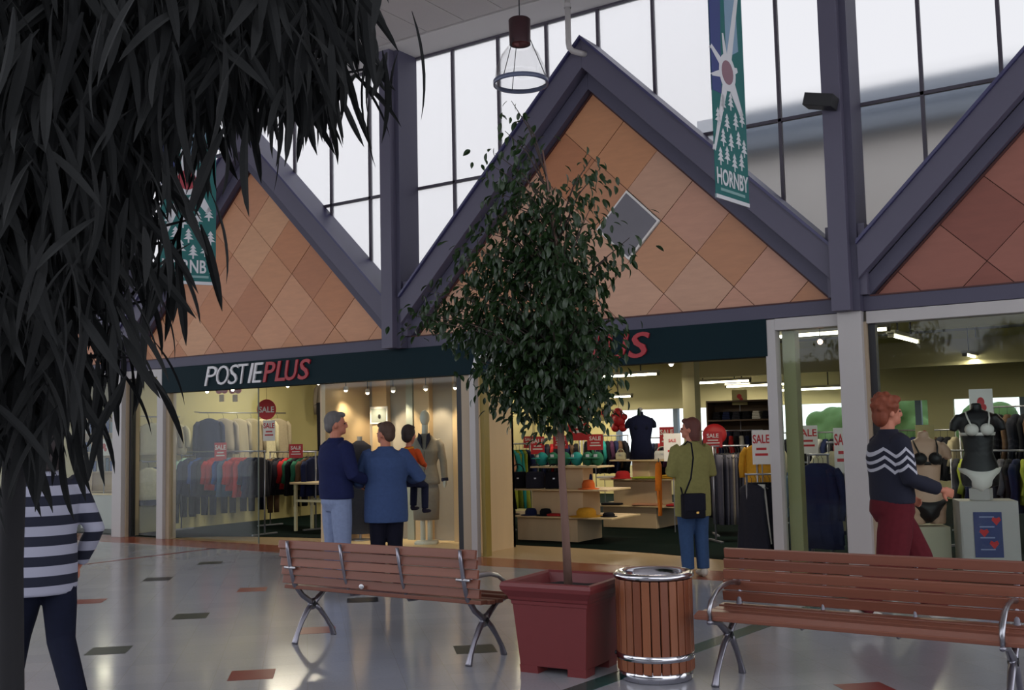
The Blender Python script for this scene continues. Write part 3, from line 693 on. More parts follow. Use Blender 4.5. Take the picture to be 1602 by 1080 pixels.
# sprigs that hang clear of the mass: (px, py, distance, leaves)
for x, y, dist, n in ((548, 92, 2.6, 4), (520, 70, 2.6, 6), (585, 105, 2.6, 4), (500, 115, 2.7, 6), (470, 120, 2.8, 7), (440, 135, 2.8, 8), (535, 10, 2.7, 5), (525, 40, 2.6, 6), (400, 160, 2.8, 6),
                      (300, 165, 2.9, 4), (330, 185, 2.8, 4), (292, 345, 2.7, 4), (275, 375, 2.8, 4), (250, 410, 2.8, 5), (230, 470, 2.7, 4), (190, 520, 2.8, 6), (150, 560, 2.8, 7), (110, 590, 2.7, 8),
                      (170, 590, 2.7, 5), (90, 640, 2.6, 6), (40, 650, 2.6, 6), (130, 620, 2.9, 6), (205, 560, 2.9, 4), (60, 610, 2.9, 8), (0, 640, 2.8, 8), (345, 200, 2.9, 3), (215, 350, 2.7, 6), (60, 560, 3, 8), (160, 500, 3, 8)):
    P = CAM + ray(x, y) * dist; pts.append(P); sprig(P, n, .035, -1.45, -.75)
for P in pts[::6] + pts[-30:]:
    base = FT + Vector((0, 0, min(3.0, max(1.5, P.z - .35)))); mid = base.lerp(P, .55) + Vector((0, 0, .14))
    MB().tube([base - FT, mid - FT, P - FT], [.012, .008, .003], 5).build('branch', M_trunk, fg, True)
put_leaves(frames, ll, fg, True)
# ------------------------------------------------------------------ garments
CN = {'navy': '1C2344', 'black': '15151C', 'red': 'B02A2C', 'blue': '2C4A8A', 'beige': '9C9078', 'cream': 'C4BC9C', 'mint': '9DBFB0', 'grey': '5A5862',
      'green': '2F6A50', 'peach': 'C08A6C', 'teal': '2E8C86', 'lime': '9AA23C', 'mustard': 'C8922C', 'brown': '5A4434', 'charcoal': '2A2A34', 'white': 'CBC8C2',
      'orange': 'C8602A', 'denim': '4E6884', 'pale blue': '7C93A4', 'taupe': '8E8478', 'plum': '4A2A44'}
M_hang = mat('hanger_plastic', '2A2A2E', .5)
GM = {}
def garment_mesh(kind, var):
    key = (kind, var)
    if key in GM: return GM[key]
    r = random.Random(var * 31 + len(kind)); b = MB(); ph = r.uniform(0, 6)
    def ring(z, hw, th, f): return [Vector((hw * math.cos(a), th * math.sin(a) + f * math.sin(a * 5 + ph + z * 3) * (1 if z < -.3 else .3), z)) for a in [2 * PI * i / 20 for i in range(20)]]
    L = {'jacket': .72, 'blouse': .62, 'coat': 1.0, 'dress': 1.05, 'trousers': .95, 'skirt': .7}[kind]
    if kind in ('trousers',):
        for s_ in (-1, 1): b.loft([[Vector((s_ * .075, 0, 0)) + Vector((.075 * math.cos(a) * (1 - .25 * t), .022 * math.sin(a) + .008 * math.sin(3 * a + ph), -.1 - L * t)) for a in [2 * PI * i / 12 for i in range(12)]] for t in (0, .2, .4, .6, .8, 1)])
    elif kind == 'skirt':
        b.loft([ring(-.1 - L * t, .14 + .08 * t, .03 + .03 * t, .008 + .02 * t) for t in (0, .15, .4, .7, 1)])
    else:
        W = .21; flare = {'jacket': .02, 'blouse': .03, 'coat': .05, 'dress': .09}[kind]
        lv = [(-.085, .05, .03), (-.10, .09, .04), (-.125, .15, .045), (-.16, W - .01, .045), (-.24, W - .015, .05)] + [(-.24 - (L - .24) * t, W - .02 + flare * t, .05 + .02 * t) for t in (.25, .5, .75, 1)]
        b.loft([ring(z, hw, th, .004 + .012 * (z < -.3)) for z, hw, th in lv])
        if kind != 'dress':
            sl = .34 if kind == 'blouse' else .55
            for s_ in (-1, 1): b.tube([(s_ * (W - .03), 0, -.15), (s_ * (W + .015), .005, -.22), (s_ * (W + .035), .02 * s_, -.2 - sl * .5), (s_ * (W + .03), .025, -.17 - sl)], [(.035, .04), (.045, .05), (.04, .045), (.035, .04)], 8)
        else: b.loft([ring(z, .1, .035, 0) for z in (-.08, -.09)])
    o = b.build(kind, M_black, None, True); me = o.data; bpy.data.objects.remove(o); GM[key] = me; return me
ho = MB(); ho.tube([(-.19, 0, -.15), (-.02, 0, -.085), (.02, 0, -.085), (.19, 0, -.15)], .006, 5)
ho.tube([(0, 0, -.085), (0, 0, -.03), (.02, 0, -.01), (.02, 0, .015), (0, 0, .03), (-.018, 0, .012)], .003, 5); ho_ = ho.build('hanger', M_hang); HME = ho_.data; bpy.data.objects.remove(ho_)
def hang(kind, cn, P, rz, label, group=None, var=None, sc=1.0):
    o = bpy.data.objects.new(kind, garment_mesh(kind, hash3(P) % 3 if var is None else var)); COL.objects.link(o)
    o.location = P; o.rotation_euler = (0, 0, rz); o.scale = (sc,) * 3
    o.material_slots[0].link = 'OBJECT'; o.material_slots[0].material = cloth(CN[cn])
    h = bpy.data.objects.new('hanger', HME); COL.objects.link(h); h.parent = o
    return tag(o, label, {'jacket': 'jacket', 'blouse': 'blouse', 'coat': 'coat', 'dress': 'dress', 'trousers': 'trousers', 'skirt': 'skirt'}[kind], group)
def hash3(P): return int(abs(P[0] * 91 + P[1] * 37 + P[2] * 13) * 10)
ORD = ['first', 'second', 'third', 'fourth', 'fifth', 'sixth', 'seventh', 'eighth', 'ninth', 'tenth', 'eleventh', 'twelfth', 'thirteenth', 'fourteenth', 'fifteenth', 'sixteenth', 'seventeenth', 'eighteenth', 'nineteenth', 'twentieth', 'twenty-first', 'twenty-second', 'twenty-third', 'twenty-fourth']
M_rack = mat('rack_steel', '9A9AA2', .35, .7)
def rack(P0, P1, z, where, items, lab, tilt=.5, posts=True, group=None):
    """a rail from P0 to P1 at height z with the garments listed from P0 on"""
    P0 = Vector((P0[0], P0[1], 0)); P1 = Vector((P1[0], P1[1], 0)); d = P1 - P0; ang = math.atan2(d.y, d.x); L = d.length
    t = thing('clothes_rack', lab, 'rack', (P0.x, P0.y, .008), ang)
    MB().tube([(-.05, 0, z), (L + .05, 0, z)], .012, 8).build('rail', M_rack, t, True)
    if posts:
        for x in (-.03, L + .03):
            MB().tube([(x, 0, 0), (x, 0, z)], .013, 8).build('post', M_rack, t, True)
            MB().box((x, 0, .012), (.04, .5, .024)).build('foot', M_rack, t, bevel=.003)
    else:
        for x in (.05, L - .05): MB().tube([(x, 0, z), (x, .25 if not posts else 0, z + .02)], .01, 6).build('bracket', M_rack, t, True)
    n = len(items)
    for i, (kind, cn) in enumerate(items):
        p = P0 + d * ((i + .5) / n); rr = random.Random(i + int(L * 100) + n)
        hang(kind, cn, Vector((p.x, p.y, z + .008 - .018)), ang + PI / 2 + tilt + rr.uniform(-.12, .12), '%s %s, %s from the left on %s' % (cn, kind, ORD[i], where), group or ('clothes on ' + where))
def G(s_):      # 'jacket navy, blouse red x2'
    out = []
    for w_ in s_.split(','):
        q = w_.split(); k = int(q[-1][1:]) if q[-1][0] == 'x' and q[-1][1:].isdigit() else 1
        if q[-1][0] == 'x' and q[-1][1:].isdigit(): q = q[:-1]
        out += [(q[0], ' '.join(q[1:]))] * k
    return out
# left part of the shop
a = atY(286, 700, 12.0); b_ = atY(412, 700, 11.9)
rack(a, b_, 1.34, 'the rack behind the left glass', G('blouse mint,jacket navy,trousers black,blouse blue,jacket navy,jacket charcoal,blouse red,blouse red,blouse blue,jacket denim,blouse red,blouse red,jacket red,blouse navy,jacket navy,jacket charcoal'), 'clothes rack with dark and red tops behind the left shop glass', .15)
a = atY(424, 700, 13.2); b_ = atY(492, 700, 12.9)
rack(a, b_, 1.3, 'the rack behind the cream table', G('trousers brown,jacket black,jacket charcoal,blouse red,blouse green,jacket black,blouse green,blouse brown,jacket navy'), 'clothes rack with brown and green tops behind the cream table', .3)
a = Vector((-14.8, 12.25, 0)); b_ = Vector((-14.8, 14.2, 0))
rack(a, b_, 2.02, 'the rail of the left shop wall', G('coat navy,jacket taupe,coat beige,coat beige,coat cream,coat beige'), 'wall rail with beige coats on the left shop wall', 1.15, False)
rack((-14.98, 12.0), (-14.98, 15.6), 1.28, 'the low rail of the left shop wall', G('trousers black,jacket navy,trousers navy,jacket charcoal,trousers black,jacket navy,trousers charcoal,jacket black,trousers navy,jacket charcoal,jacket black,jacket navy,trousers black,trousers navy,jacket charcoal,jacket navy'), 'low wall rail of dark clothes under the beige coats', .75, False)
hang('jacket', 'black', atY(538, 596, 15.2), .6, 'black jacket hung high above the head of the man in navy jacket'); hang('jacket', 'taupe', atY(512, 592, 15.4), .6, 'taupe top hung high left of the black jacket')
hang('trousers', 'black', atY(507, 622, 15.0), .6, 'black trousers hung below the taupe top near the yellow wall')
hr = thing('hanging_rail', 'high rail for the black jacket and taupe top near the yellow wall', 'rail', Vector((atY(512, 592, 15.4).x, 15.3, 0)), 0)
MB().tube([(-.5, 0, atY(512, 592, 15.4).z + .02), (.9, 0, atY(512, 592, 15.4).z + .02)], .012, 8).build('rail', M_rack, hr)
for x in (-.5, .9): MB().tube([(x, 0, .008), (x, 0, 3.3)], .015, 8).build('post', M_rack, hr)
wall('wall_partition', -15.2, -10.9, 16.9, 17.0, 0, 3.3, M_cream2)
# left narrow window and neighbour
rack((-14.95, 11.25), (-14.95, 11.85), 1.95, 'the rail in the narrow left window', G('blouse cream,blouse white,blouse beige,blouse cream'), 'wall rail with pale blouses in the narrow left window', .9, False)
rack((-14.95, 11.2), (-14.95, 11.8), 1.2, 'the low rail in the narrow left window', G('blouse cream,jacket navy,jacket black,trousers black'), 'low wall rail with dark clothes in the narrow left window', .9, False)

# price and sale cards
def card(P, w_, h_, label, rz=.55, txt='SALE', border=False, stand=None, inv=False, rows=2, hh=None):
    t = thing('sale_card', label, 'sign', P, rz, None)
    ma, mb_ = (M_w, M_red) if inv else (M_red, M_w)
    MB().box((0, 0, 0), (w_, .008, h_)).build('board', ma, t)
    if border: 
        MB().box((0, .001, 0), (w_ * 1.25, .006, h_ * 1.2)).build('border', M_w, t)
    text_mesh(txt, (hh or h_ * .26), 'lettering', mb_, t, (0, -.006, h_ * .24), (PI / 2, 0, 0), 0, .02, min(1, w_ / h_ * 1.25), .002)
    for k in range(1, rows + 1): MB().box((0, -.006, h_ * .12 - k * h_ * .5 / (rows + 1)), (w_ * (.7 - .15 * (k % 2)), .004, h_ * .07)).build('print_line', mb_, t)
    if stand is not None: MB().tube([(0, .004, -h_ / 2), (0, .004, stand - P[2])], .008, 6).build('stem', M_rack, t)
    return t
Y = 11.85
card(atY(345, 707, 11.8), .2, .3, 'red sale card above the red blouses on the left rack', stand=1.35)
card(atY(463, 706, 12.9), .24, .24, 'red sale card above the rack behind the cream table', stand=1.3)
t = card(atY(421, 674, 12.2), .2, .34, 'white sale poster with red letters under the round red sign', inv=True)
t = thing('round_sale_sign', 'round red sign with white lettering hanging over the white sale poster', 'sign', atY(417, 641, 12.2), .6)
MB().prism([(.16 * math.cos(k * PI / 12), .17 * math.sin(k * PI / 12)) for k in range(24)], -.004, .004).build('disc', M_red, t); text_mesh('SALE', .1, 'lettering', M_w, t, (0, -.006, 0), shear=0, bold=.02, wide=.9, depth=.002)
MB().tube([(0, 0, .17), (0, 0, 3.3 - t.location.z)], .003, 5).build('cord', M_dark, t); MB().tube([(0, 0, -.17), (0, 0, -.26)], .003, 5).build('cord', M_dark, t)
for px, nm in ((347, 'left'), (368, 'right')):
    P = atY(px, 614, 12.0); t = thing('hanging_decoration', nm + ' one of the two red bows hanging behind the first shop name', 'decoration', P)
    for s_ in (-1, 1): MB().ball((s_ * .07, 0, .03), (.08, .03, .055), 12, 8).build('bow_loop', M_red, t, True)
    MB().ball((0, 0, .02), .03).build('knot', M_red, t, True); MB().tube([(0, 0, .03), (0, 0, 3.3 - P.z)], .003, 5).build('cord', M_dark, t)
    MB().box((0, 0, -.1), (.12, .01, .12)).build('tag_card', M_ply2, t)
def motif_card(P, w_, h_, label, bgm, rz=.55, stand=None, back=None):
    t = thing('picture_card', label, 'sign', P, rz); MB().box((0, 0, 0), (w_, .01, h_)).build('board', bgm, t)
    MB().ball((-.02 * w_, -.006, .02), (w_ * .16, .003, h_ * .16)).build('figure', M_red, t); MB().ball((w_ * .1, -.006, -.04), (w_ * .12, .003, h_ * .12)).build('figure', M_red, t)
    if stand is not None: MB().tube([(0, .004, -h_ / 2), (0, .004, stand - P[2])], .008, 6).build('stem', M_rack, t)
    return t
motif_card(atY(467, 658, 16.897), .3, .42, 'small card with red motif on the yellow wall over the second rack', M_cream2, 0)
t = motif_card(atY(221, 616, 11.5), .16, .22, 'small card with red heart in the narrow left window', M_cream2, 1.3); MB().tube([(0, 0, .11), (0, 0, 3.3 - t.location.z)], .003, 5).build('cord', M_dark, t)
# cream table
P = fl(465, 832); t = thing('cream_table', 'cream painted table with slender legs behind the left shop glass', 'table', (P.x, P.y, .008), .05)
MB().box((.35, .2, .79), (.9, .55, .035)).build('table_top', M_ply2, t, bevel=.004)
for x in (-.03, .73):
    for y in (0, .4): MB().box((x, y, .385), (.045, .045, .77)).build('leg', mat('cream_paint', 'C9BF98', .5), t, bevel=.003)
for y in (0, .4): MB().box((.35, y, .5), (.72, .025, .04)).build('stretcher', mat('cream_paint', 'C9BF98', .5), t)
# neighbour shop
for k, (px, Yk) in enumerate(((150, 12.3), (176, 12.0))):
    P = atY(px, 700, Yk); t = thing('book_shelf', ['blue-filled shelf unit at the far left shop', 'shelf unit beside the far left white post'][k], 'shelf', (P.x, P.y, .006), .9)
    MB().box((0, .1, 1.0), (.7, .02, 2.0)).build('back_board', M_ply, t)
    for z in (.3, .65, 1.0, 1.35, 1.7, 2.0): MB().box((0, 0, z), (.7, .24, .02)).build('shelf', M_ply, t)
    for x in (-.35, .35): MB().box((x, 0, 1.0), (.02, .24, 2.0)).build('side_panel', M_ply, t)
    r = random.Random(k)
    for zi, z in enumerate((1.01, 1.36, 1.71)):
        for i in range(9):
            hgt = r.uniform(.18, .27); cn = r.choice(['blue', 'denim', 'pale blue', 'white', 'navy'])
            o = MB().box((0, 0, hgt / 2), (.05, .16, hgt)).build('boxed_item', cloth(CN[cn]), None, bevel=.003)
            o.matrix_world = t.matrix_basis @ Matrix.Translation((-.3 + i * .072, -.02, z))
            tag(o, '%s box, %s from left, %s row of the %s' % (cn, ORD[i], ['lower', 'middle', 'upper'][zi], ['blue-filled far left shelf unit', 'shelf unit by the left post'][k]), 'box', 'boxes on the far left shelves')
P = fl(150, 830); t = tag(thing('display_counter', 'pale counter at the foot of the far left shop window', 'counter', (P.x, P.y + .2, .006), .1))
MB().box((0, .2, .3), (1.3, .4, .6)).build('body', M_white, t, bevel=.004); MB().box((0, .2, .615), (1.36, .46, .03)).build('top', M_ply2, t)
P = atY(163, 700, 11.6); motif_card(P, .2, .3, 'small white and blue notice card on the far left counter', M_w, .9, .636)

# tiered plinths
def slab(b, x0, x1, y0, y1, z): return b.bx(x0, x1, y0, y1, z, z + .025)
def plinth(lab, y, tiers, boards):
    t = thing('tiered_display', lab, 'display', (0, 0, .008))
    for x0, x1, z0, z1, dy, dp_ in tiers: MB().bx(x0, x1, y + dy, y + dy + dp_, z0, z1).build('box', M_ply, t, bevel=.004)
    for x0, x1, z, dy, dp_ in boards: MB().bx(x0, x1, y + dy, y + dy + dp_, z, z + .022).build('board', M_ply2, t, bevel=.003)
    return t
plinth('nearer tiered maple display of hats and bags left of the tree trunk', 12.8, [(-8.55, -7.54, 0, .33, 0, .7), (-8.35, -7.5, .352, .71, .1, .5), (-7.9, -7.55, .732, 1.03, .2, .3)],
       [(-8.95, -6.95, .33, -.08, .86), (-8.8, -7.05, .71, 0, .7), (-8.36, -7.24, 1.03, .08, .5)])
plinth('farther tiered maple display of folded clothes right of the tree trunk', 15.0, [(-8.35, -7.4, 0, .33, 0, .8), (-8.2, -7.45, .352, .75, .1, .6), (-7.9, -7.6, .772, 1.05, .2, .4)],
       [(-8.6, -6.8, .33, -.05, .9), (-8.4, -6.9, .75, 0, .8), (-8.25, -7.2, 1.05, .08, .6)])
def hat(P, cn, label, R=.14, h=.1, crown=.085):
    t = thing('hat', label, 'hat', P, 0)
    MB().lathe([(0, 0), (R * .7, .002), (R, .0), (R * 1.02, .006), (R * .7, .012), (crown, .014)], n=24).build('brim', cloth(CN[cn]), t, True)
    MB().lathe([(crown + .002, .008), (crown, h * .6), (crown * .75, h * .95), (crown * .3, h * 1.02), (0, h)], n=20).build('crown', cloth(CN[cn]), t, True); return t
def cap_(P, cn, rz, label):
    t = thing('cap', label, 'cap', P, rz, None); MB().ball((0, 0, .0), (.085, .095, .1), 16, 10).build('crown', cloth(CN[cn]), t, True)
    MB().ball((0, -.12, .01), (.07, .08, .01)).build('peak', cloth(CN[cn]), t, True); MB().box((0, -.094, .045), (.05, .008, .04)).build('badge', M_w, t); return t
def bag(P, cn, label, w_=.24, h_=.2, rz=.5):
    t = thing('handbag', label, 'bag', P, rz)
    MB().loft([[(x * w_ / 2, y * .05, z) for x, y in ((-1, -1), (1, -1), (1, 1), (-1, 1))] if q else [(x * w_ / 2 * .9, y * .03, z) for x, y in ((-1, -1), (1, -1), (1, 1), (-1, 1))] for z, q in ((0, 1), (h_ * .7, 1), (h_, 0))]).build('body', cloth(CN[cn]), t, bevel=.015)
    MB().tube([(w_ * .35 * math.cos(a), 0, h_ * .95 + h_ * .5 * math.sin(a)) for a in [PI * k / 8 for k in range(9)]], .008, 6).build('handle', cloth(CN[cn]), t, True)
    MB().box((0, -.052, h_ * .6), (.03, .006, .02)).build('clasp', M_bolt, t); return t
def folded(P, cn, label, w_=.3, d_=.26, n=2, rz=.1):
    t = thing('folded_garment', label, 'clothing', P, rz)
    for k in range(n): MB().box((random.uniform(-.005, .005), 0, .018 + k * .032), (w_ - k * .01, d_, .03)).build('fold', cloth(CN[cn]), t, bevel=.012)
    return t
zz = .008
yy = 12.95
for i, (x, cn) in enumerate(((-8.27, 'teal'), (-8.08, 'green'), (-7.88, 'green'), (-7.68, 'teal'), (-7.5, 'green'), (-7.34, 'green'))):
    cap_(Vector((x, yy + .12, zz + 1.14)) , cn if cn != 'green' else 'green', (i * .7) % 1 - .3, '%s cap, %s from the left on the top board of the nearer display' % (cn, ORD[i])).location.z = zz + 1.155
cap_(Vector((-7.98, yy + .28, zz + 1.155)), 'green', 0, 'dark green cap behind the row on the top board of the nearer display')
for i, (x, cn, w_) in enumerate(((-8.62, 'black', .26), (-8.32, 'charcoal', .28), (-8.0, 'black', .26))):
    bag(Vector((x, yy, zz + .734)), cn, '%s handbag, %s from the left on the middle board of the nearer display' % (cn, ORD[i]), w_, .24)
hat(Vector((-7.42, yy - .02, zz + .733)), 'orange', 'tan orange hat on the middle board just right of the tree trunk', .15, .13, .09)
bag(Vector((-7.62, yy + .25, zz + .733)), 'navy', 'navy handbag behind the tan orange hat', .2, .2)
for i, (x, cn) in enumerate(((-8.72, 'black'), (-8.35, 'navy'), (-8.1, 'black'))):
    hat(Vector((x, 12.86, zz + .353)), cn, '%s hat, %s from the left on the lowest board of the nearer display' % (cn, ORD[i]), .15, .1)
folded(Vector((-7.92, 12.85, zz + .353)), 'red', 'red folded scarf on the lowest board left of the tree trunk', .2, .2, 1)
hat(Vector((-7.45, 12.9, zz + .353)), 'mustard', 'large mustard yellow hat on the lowest board right of the tree trunk', .24, .12, .14)
hat(Vector((-7.12, 12.95, zz + .353)), 'black', 'black hat at the right end of the lowest board of the nearer display', .12, .06)
folded(Vector((-8.35, 15.2, zz + .773)), 'white', 'white folded top on the middle board of the farther display', .3, .25, 1)
hat(Vector((-8.05, 15.15, zz + .773)), 'red', 'red hat on the middle board of the farther display', .2, .12, .12)
folded(Vector((-7.55, 15.1, zz + .773)), 'lime', 'lime folded shirt on the middle board of the farther display', .5, .3, 1)
folded(Vector((-7.15, 15.15, zz + .773)), 'mustard', 'mustard folded shirt at the right end of the middle board', .3, .3, 2)
folded(Vector((-8.2, 15.08, zz + .353)), 'black', 'black folded shirt on the lowest board of the farther display', .34, .26, 1); folded(Vector((-7.0, 15.1, zz + .353)), 'red', 'red folded shirt at the right end of the lowest board', .42, .3, 1); folded(Vector((-7.6, 15.1, zz + .353)), 'peach', 'dusky pink folded shirt in the middle of the lowest board', .42, .3, 1)
bag(Vector((-7.35, 15.2, zz + 1.073)), 'white', 'white handbag on the top board of the farther display', .26, .14, .2)
bag(Vector((-8.1, 15.2, zz + 1.073)), 'cream', 'small cream handbag on the top board left of the dark bust', .16, .12, .2)

# bust forms
def bust(name, P, rz, m, label, sc=1, head=False, legs=0.0):
    t = thing(name, label, 'mannequin', P, rz, None, sc); b = MB()
    b.oval([(0, .165, .11, 0, 0), (.06, .175, .12, 0, 0), (.16, .165, .115, 0, 0), (.28, .125, .09, 0, 0), (.40, .14, .10, 0, .0), (.50, .155, .115, 0, .01), (.58, .165, .095, 0, 0), (.645, .14, .07, 0, 0), (.68, .05, .05, 0, 0), (.74, .045, .045, 0, 0)])
    for s_ in (-1, 1):
        b.ball((s_ * .065, -.085, .49), (.062, .06, .06)); b.tube([(s_ * .14, 0, .615), (s_ * .2, 0, .55), (s_ * .215, 0, .48)], [.05, .045, .035], 10)
        if legs: b.tube([(s_ * .085, 0, .06), (s_ * .09, 0, -legs)], [.085, .07], 10)
    b.build('form', m, t, remesh=.014, soft=2); return t
def bra(t, m):
    for s_ in (-1, 1):
        MB().ball((s_ * .066, -.098, .492), (.064, .058, .058), 14, 8).build('cup', m, t, True)
        MB().tube([(s_ * .075, -.14, .53), (s_ * .095, -.09, .60), (s_ * .1, -.03, .655), (s_ * .1, .04, .64)], .008, 6).build('strap', m, t, True)
    MB().oval([(.435, .152, .112, 0, .004), (.465, .16, .12, 0, .006)], 24).build('band', m, t, True)
def briefs(t, m):
    MB().loft([[(.19 * math.cos(a), .135 * math.sin(a), .09 + .05 * abs(math.cos(a))) for a in [2 * PI * k / 24 for k in range(24)]], [(.18 * math.cos(a), .128 * math.sin(a), .06 + .05 * abs(math.cos(a)) - .05 * (1 - abs(math.cos(a)))) for a in [2 * PI * k / 24 for k in range(24)]],
                [(.10 * math.cos(a), .125 * math.sin(a), -.03) for a in [2 * PI * k / 24 for k in range(24)]], [(.03 * math.cos(a), .09 * math.sin(a), -.08) for a in [2 * PI * k / 24 for k in range(24)]]]).build('briefs', m, t, True)
M_bm = mat('black_form', '14141A', .5)
t = bust('dark_bust', Vector((atY(1003, 690, 15.3).x, 15.3, 1.08)), .55, cloth('14182C'), 'dark dressed bust on the top board of the farther display', 1.05)
MB().oval([(0, .19, .13, 0, 0), (.3, .15, .11, 0, 0), (.5, .185, .14, 0, -.01), (.62, .2, .1, 0, 0), (.68, .07, .06, 0, 0)], 20).build('navy_top', cloth('181C38'), t, True)
MB().ball((0, 0, .77), (.04, .04, .03)).build('neck_cap', M_white, t, True)
def block(P, sx, sy, sz, label, m=M_white, rz=0.5):
    t = thing('display_block', label, 'display', P, rz); MB().box((0, 0, sz / 2), (sx, sy, sz)).build('box', m, t, bevel=.004); return t
P = atY(1452, 830, 11.9); b1 = block((P.x, P.y, .008), .36, .4, .46, 'low cream block under the skin-toned bust in the right window', mat('block_cream', 'B0AA94', .6), .45)
t = bust('underwear_bust', (P.x, P.y, .60), .5, M_skin2, 'skin-toned bust in a black bra on the low cream block', 1.18, legs=.1)
bra(t, M_black); briefs(t, M_black)
P = atY(1543, 830, 11.9); b2 = block((P.x, P.y, .008), .56, .42, .74, 'tall white block with blue poster in the right window', M_white, .35)
q = MB().box((-.02, -.215, .40), (.27, .006, .46)).build('poster', mat('poster_blue', '2E3A70', .5), b2)
for z, x in ((.54, .06), (.42, -.06), (.30, .03)):
    MB().prism([(x, z - .045), (x + .045, z + .01), (x + .03, z + .04), (x, z + .025), (x - .03, z + .04), (x - .045, z + .01)], -.222, -.2185).build('heart', M_red, q)
for z in (.58, .48, .37, .25): MB().box((-.03, -.219, z), (.14, .004, .012)).build('print_line', mat('poster_line', '8A93B8', .6), q)
MB().box((-.31 + .05, -.23, .3), (.01, .006, .42)).build('edge_strip', M_white, b2)
P = atY(1534, 760, 11.9); st = MB().box((P.x, P.y, .748 + .06), (.2, .18, .12)).build('stand_block', M_white, None, bevel=.004); tag(st, 'small white stand block between the black torso and the tall white block', 'block')
t = bust('underwear_bust', (P.x, P.y, .93), .35, M_bm, 'black torso in white bra and briefs on the tall white block', 1.12, legs=.04); bra(t, M_w); briefs(t, M_w)
motif_card(atY(1535, 632, 12.3) , .24, .32, 'white card with small red motif behind the black torso', M_w, .4, .008)
motif_card(atY(1447, 682, 12.2), .2, .24, 'cream card with small red motif behind the skin-toned bust', M_cream2, .5, .008)
P = atY(1432, 845, 11.75); t = thing('blue_notice', 'blue edged white notice leaning on the low cream block', 'notice', (P.x, P.y - .1, .008), .5); MB().box((0, 0, .18), (.22, .01, .34)).build('board', M_w, t); MB().box((0, -.006, .18), (.18, .004, .28)).build('print', mat('poster_blue', '2E3A70', .5), t)

# suit mannequin and display bay
P = Vector((-9.2, 11.5, .05)); t = thing('suit_mannequin', 'white-headed mannequin in a taupe skirt suit in the lit display bay', 'mannequin', P, .55)
b = MB(); b.ball((0, -.01, 1.74), (.07, .085, .11), 16, 10); b.tube([(0, 0, 1.5), (0, 0, 1.66)], .045, 12)
b.tube([(.05, 0, .05), (.05, 0, .5)], .035, 10); b.tube([(-.05, 0, .05), (-.05, 0, .5)], .035, 10); b.box((0, 0, .02), (.3, .3, .04)); b.ball((.27, -.03, .82), (.03, .035, .06)); b.ball((-.27, -.03, .82), (.03, .035, .06))
b.build('form', mat('mannequin_white', 'D5D3C8', .5), t, True)
b = MB(); b.oval([(.82, .20, .13, 0, 0), (.86, .2, .135, 0, 0), (1.08, .155, .11, 0, 0), (1.28, .185, .13, 0, -.01), (1.42, .19, .09, 0, 0), (1.49, .09, .07, 0, 0), (1.52, .06, .06, 0, 0)], 24)
for s_ in (-1, 1): b.tube([(s_ * .165, 0, 1.43), (s_ * .21, 0, 1.36), (s_ * .25, -.0, 1.12), (s_ * .27, -.03, .87)], [.05, .058, .052, .045], 12)
b.build('suit_jacket', cloth('8C8379'), t, remesh=.014, soft=1)
MB().oval([(.33, .175, .12, 0, 0), (.5, .185, .125, 0, 0), (.7, .19, .13, 0, 0), (.85, .165, .11, 0, 0)], 24).build('skirt', cloth('857D74'), t, True)
for s_ in (-1, 1):
    MB().prism([(s_ * .02, 1.3), (s_ * .09, 1.44), (s_ * .075, 1.53), (s_ * .04, 1.5)], -.15, -.09).build('lapel', cloth('2A2A3A'), t); MB().tube([(s_ * .268, -.025, .9), (s_ * .272, -.03, .86)], .05, 12).build('cuff', cloth('23233C'), t)
MB().tube([(0, -.142, 1.28), (0, -.14, .86)], .004, 5).build('front_edge', cloth('5A544E'), t)
P = Vector((-10.42, 11.5, .05)); t = thing('dress_form', 'dark dress on a form behind the couple in the display bay', 'mannequin', P, .5)
MB().oval([(.1, .2, .14, 0, 0), (.5, .18, .12, 0, 0), (.95, .14, .1, 0, 0), (1.2, .17, .12, 0, 0), (1.36, .17, .08, 0, 0), (1.44, .05, .05, 0, 0)], 20).build('dress', cloth('1C1C28'), t, True)
MB().lathe([(.14, 0), (.14, .02), (.02, .03), (.02, .12)], n=16).build('base', M_rack, t); MB().tube([(0, 0, 1.42), (0, 0, 1.5)], .04, 10).build('neck_cap', M_white, t)
t = thing('wall_picture', 'small framed cream picture high on the display back board', 'picture', atY(593, 650, 11.85), 0)
MB().box((0, .0, 0), (.34, .02, .26)).build('frame', M_w, t, bevel=.003); MB().box((0, -.012, 0), (.28, .006, .2)).build('print', mat('picture_grey', '8E9490', .7), t); MB().ball((.02, -.016, -.02), (.03, .003, .035)).build('motif', M_black, t)

# racks and signs in the middle and right parts of the shop
def rk(px0, px1, Y0, Y1, z, where, g_, lab, tilt=.4): rack(atY(px0, 700, Y0), atY(px1, 700, Y1), z, where, G(g_), lab, tilt)
rk(757, 782, 13.4, 13.9, 1.4, 'the rack just inside the left doorpost', 'blouse red,jacket red,jacket navy,dress black,jacket navy,dress black', 'clothes rack with red and navy tops just inside the left doorpost')
rk(778, 826, 14.6, 14.9, 1.36, 'the rack left of the nearer display', 'dress green,blouse peach,blouse peach,dress lime,blouse teal,dress lime,dress teal,dress lime,jacket navy', 'clothes rack with peach and lime dresses left of the nearer display')
rk(1118, 1166, 13.6, 13.9, 1.3, 'the rack right of the woman in green', 'trousers grey,trousers charcoal,trousers grey x2,trousers taupe,trousers grey,trousers charcoal,trousers grey,trousers taupe,trousers grey,trousers charcoal', 'clothes rack with hanging grey trousers right of the woman in green', .3)
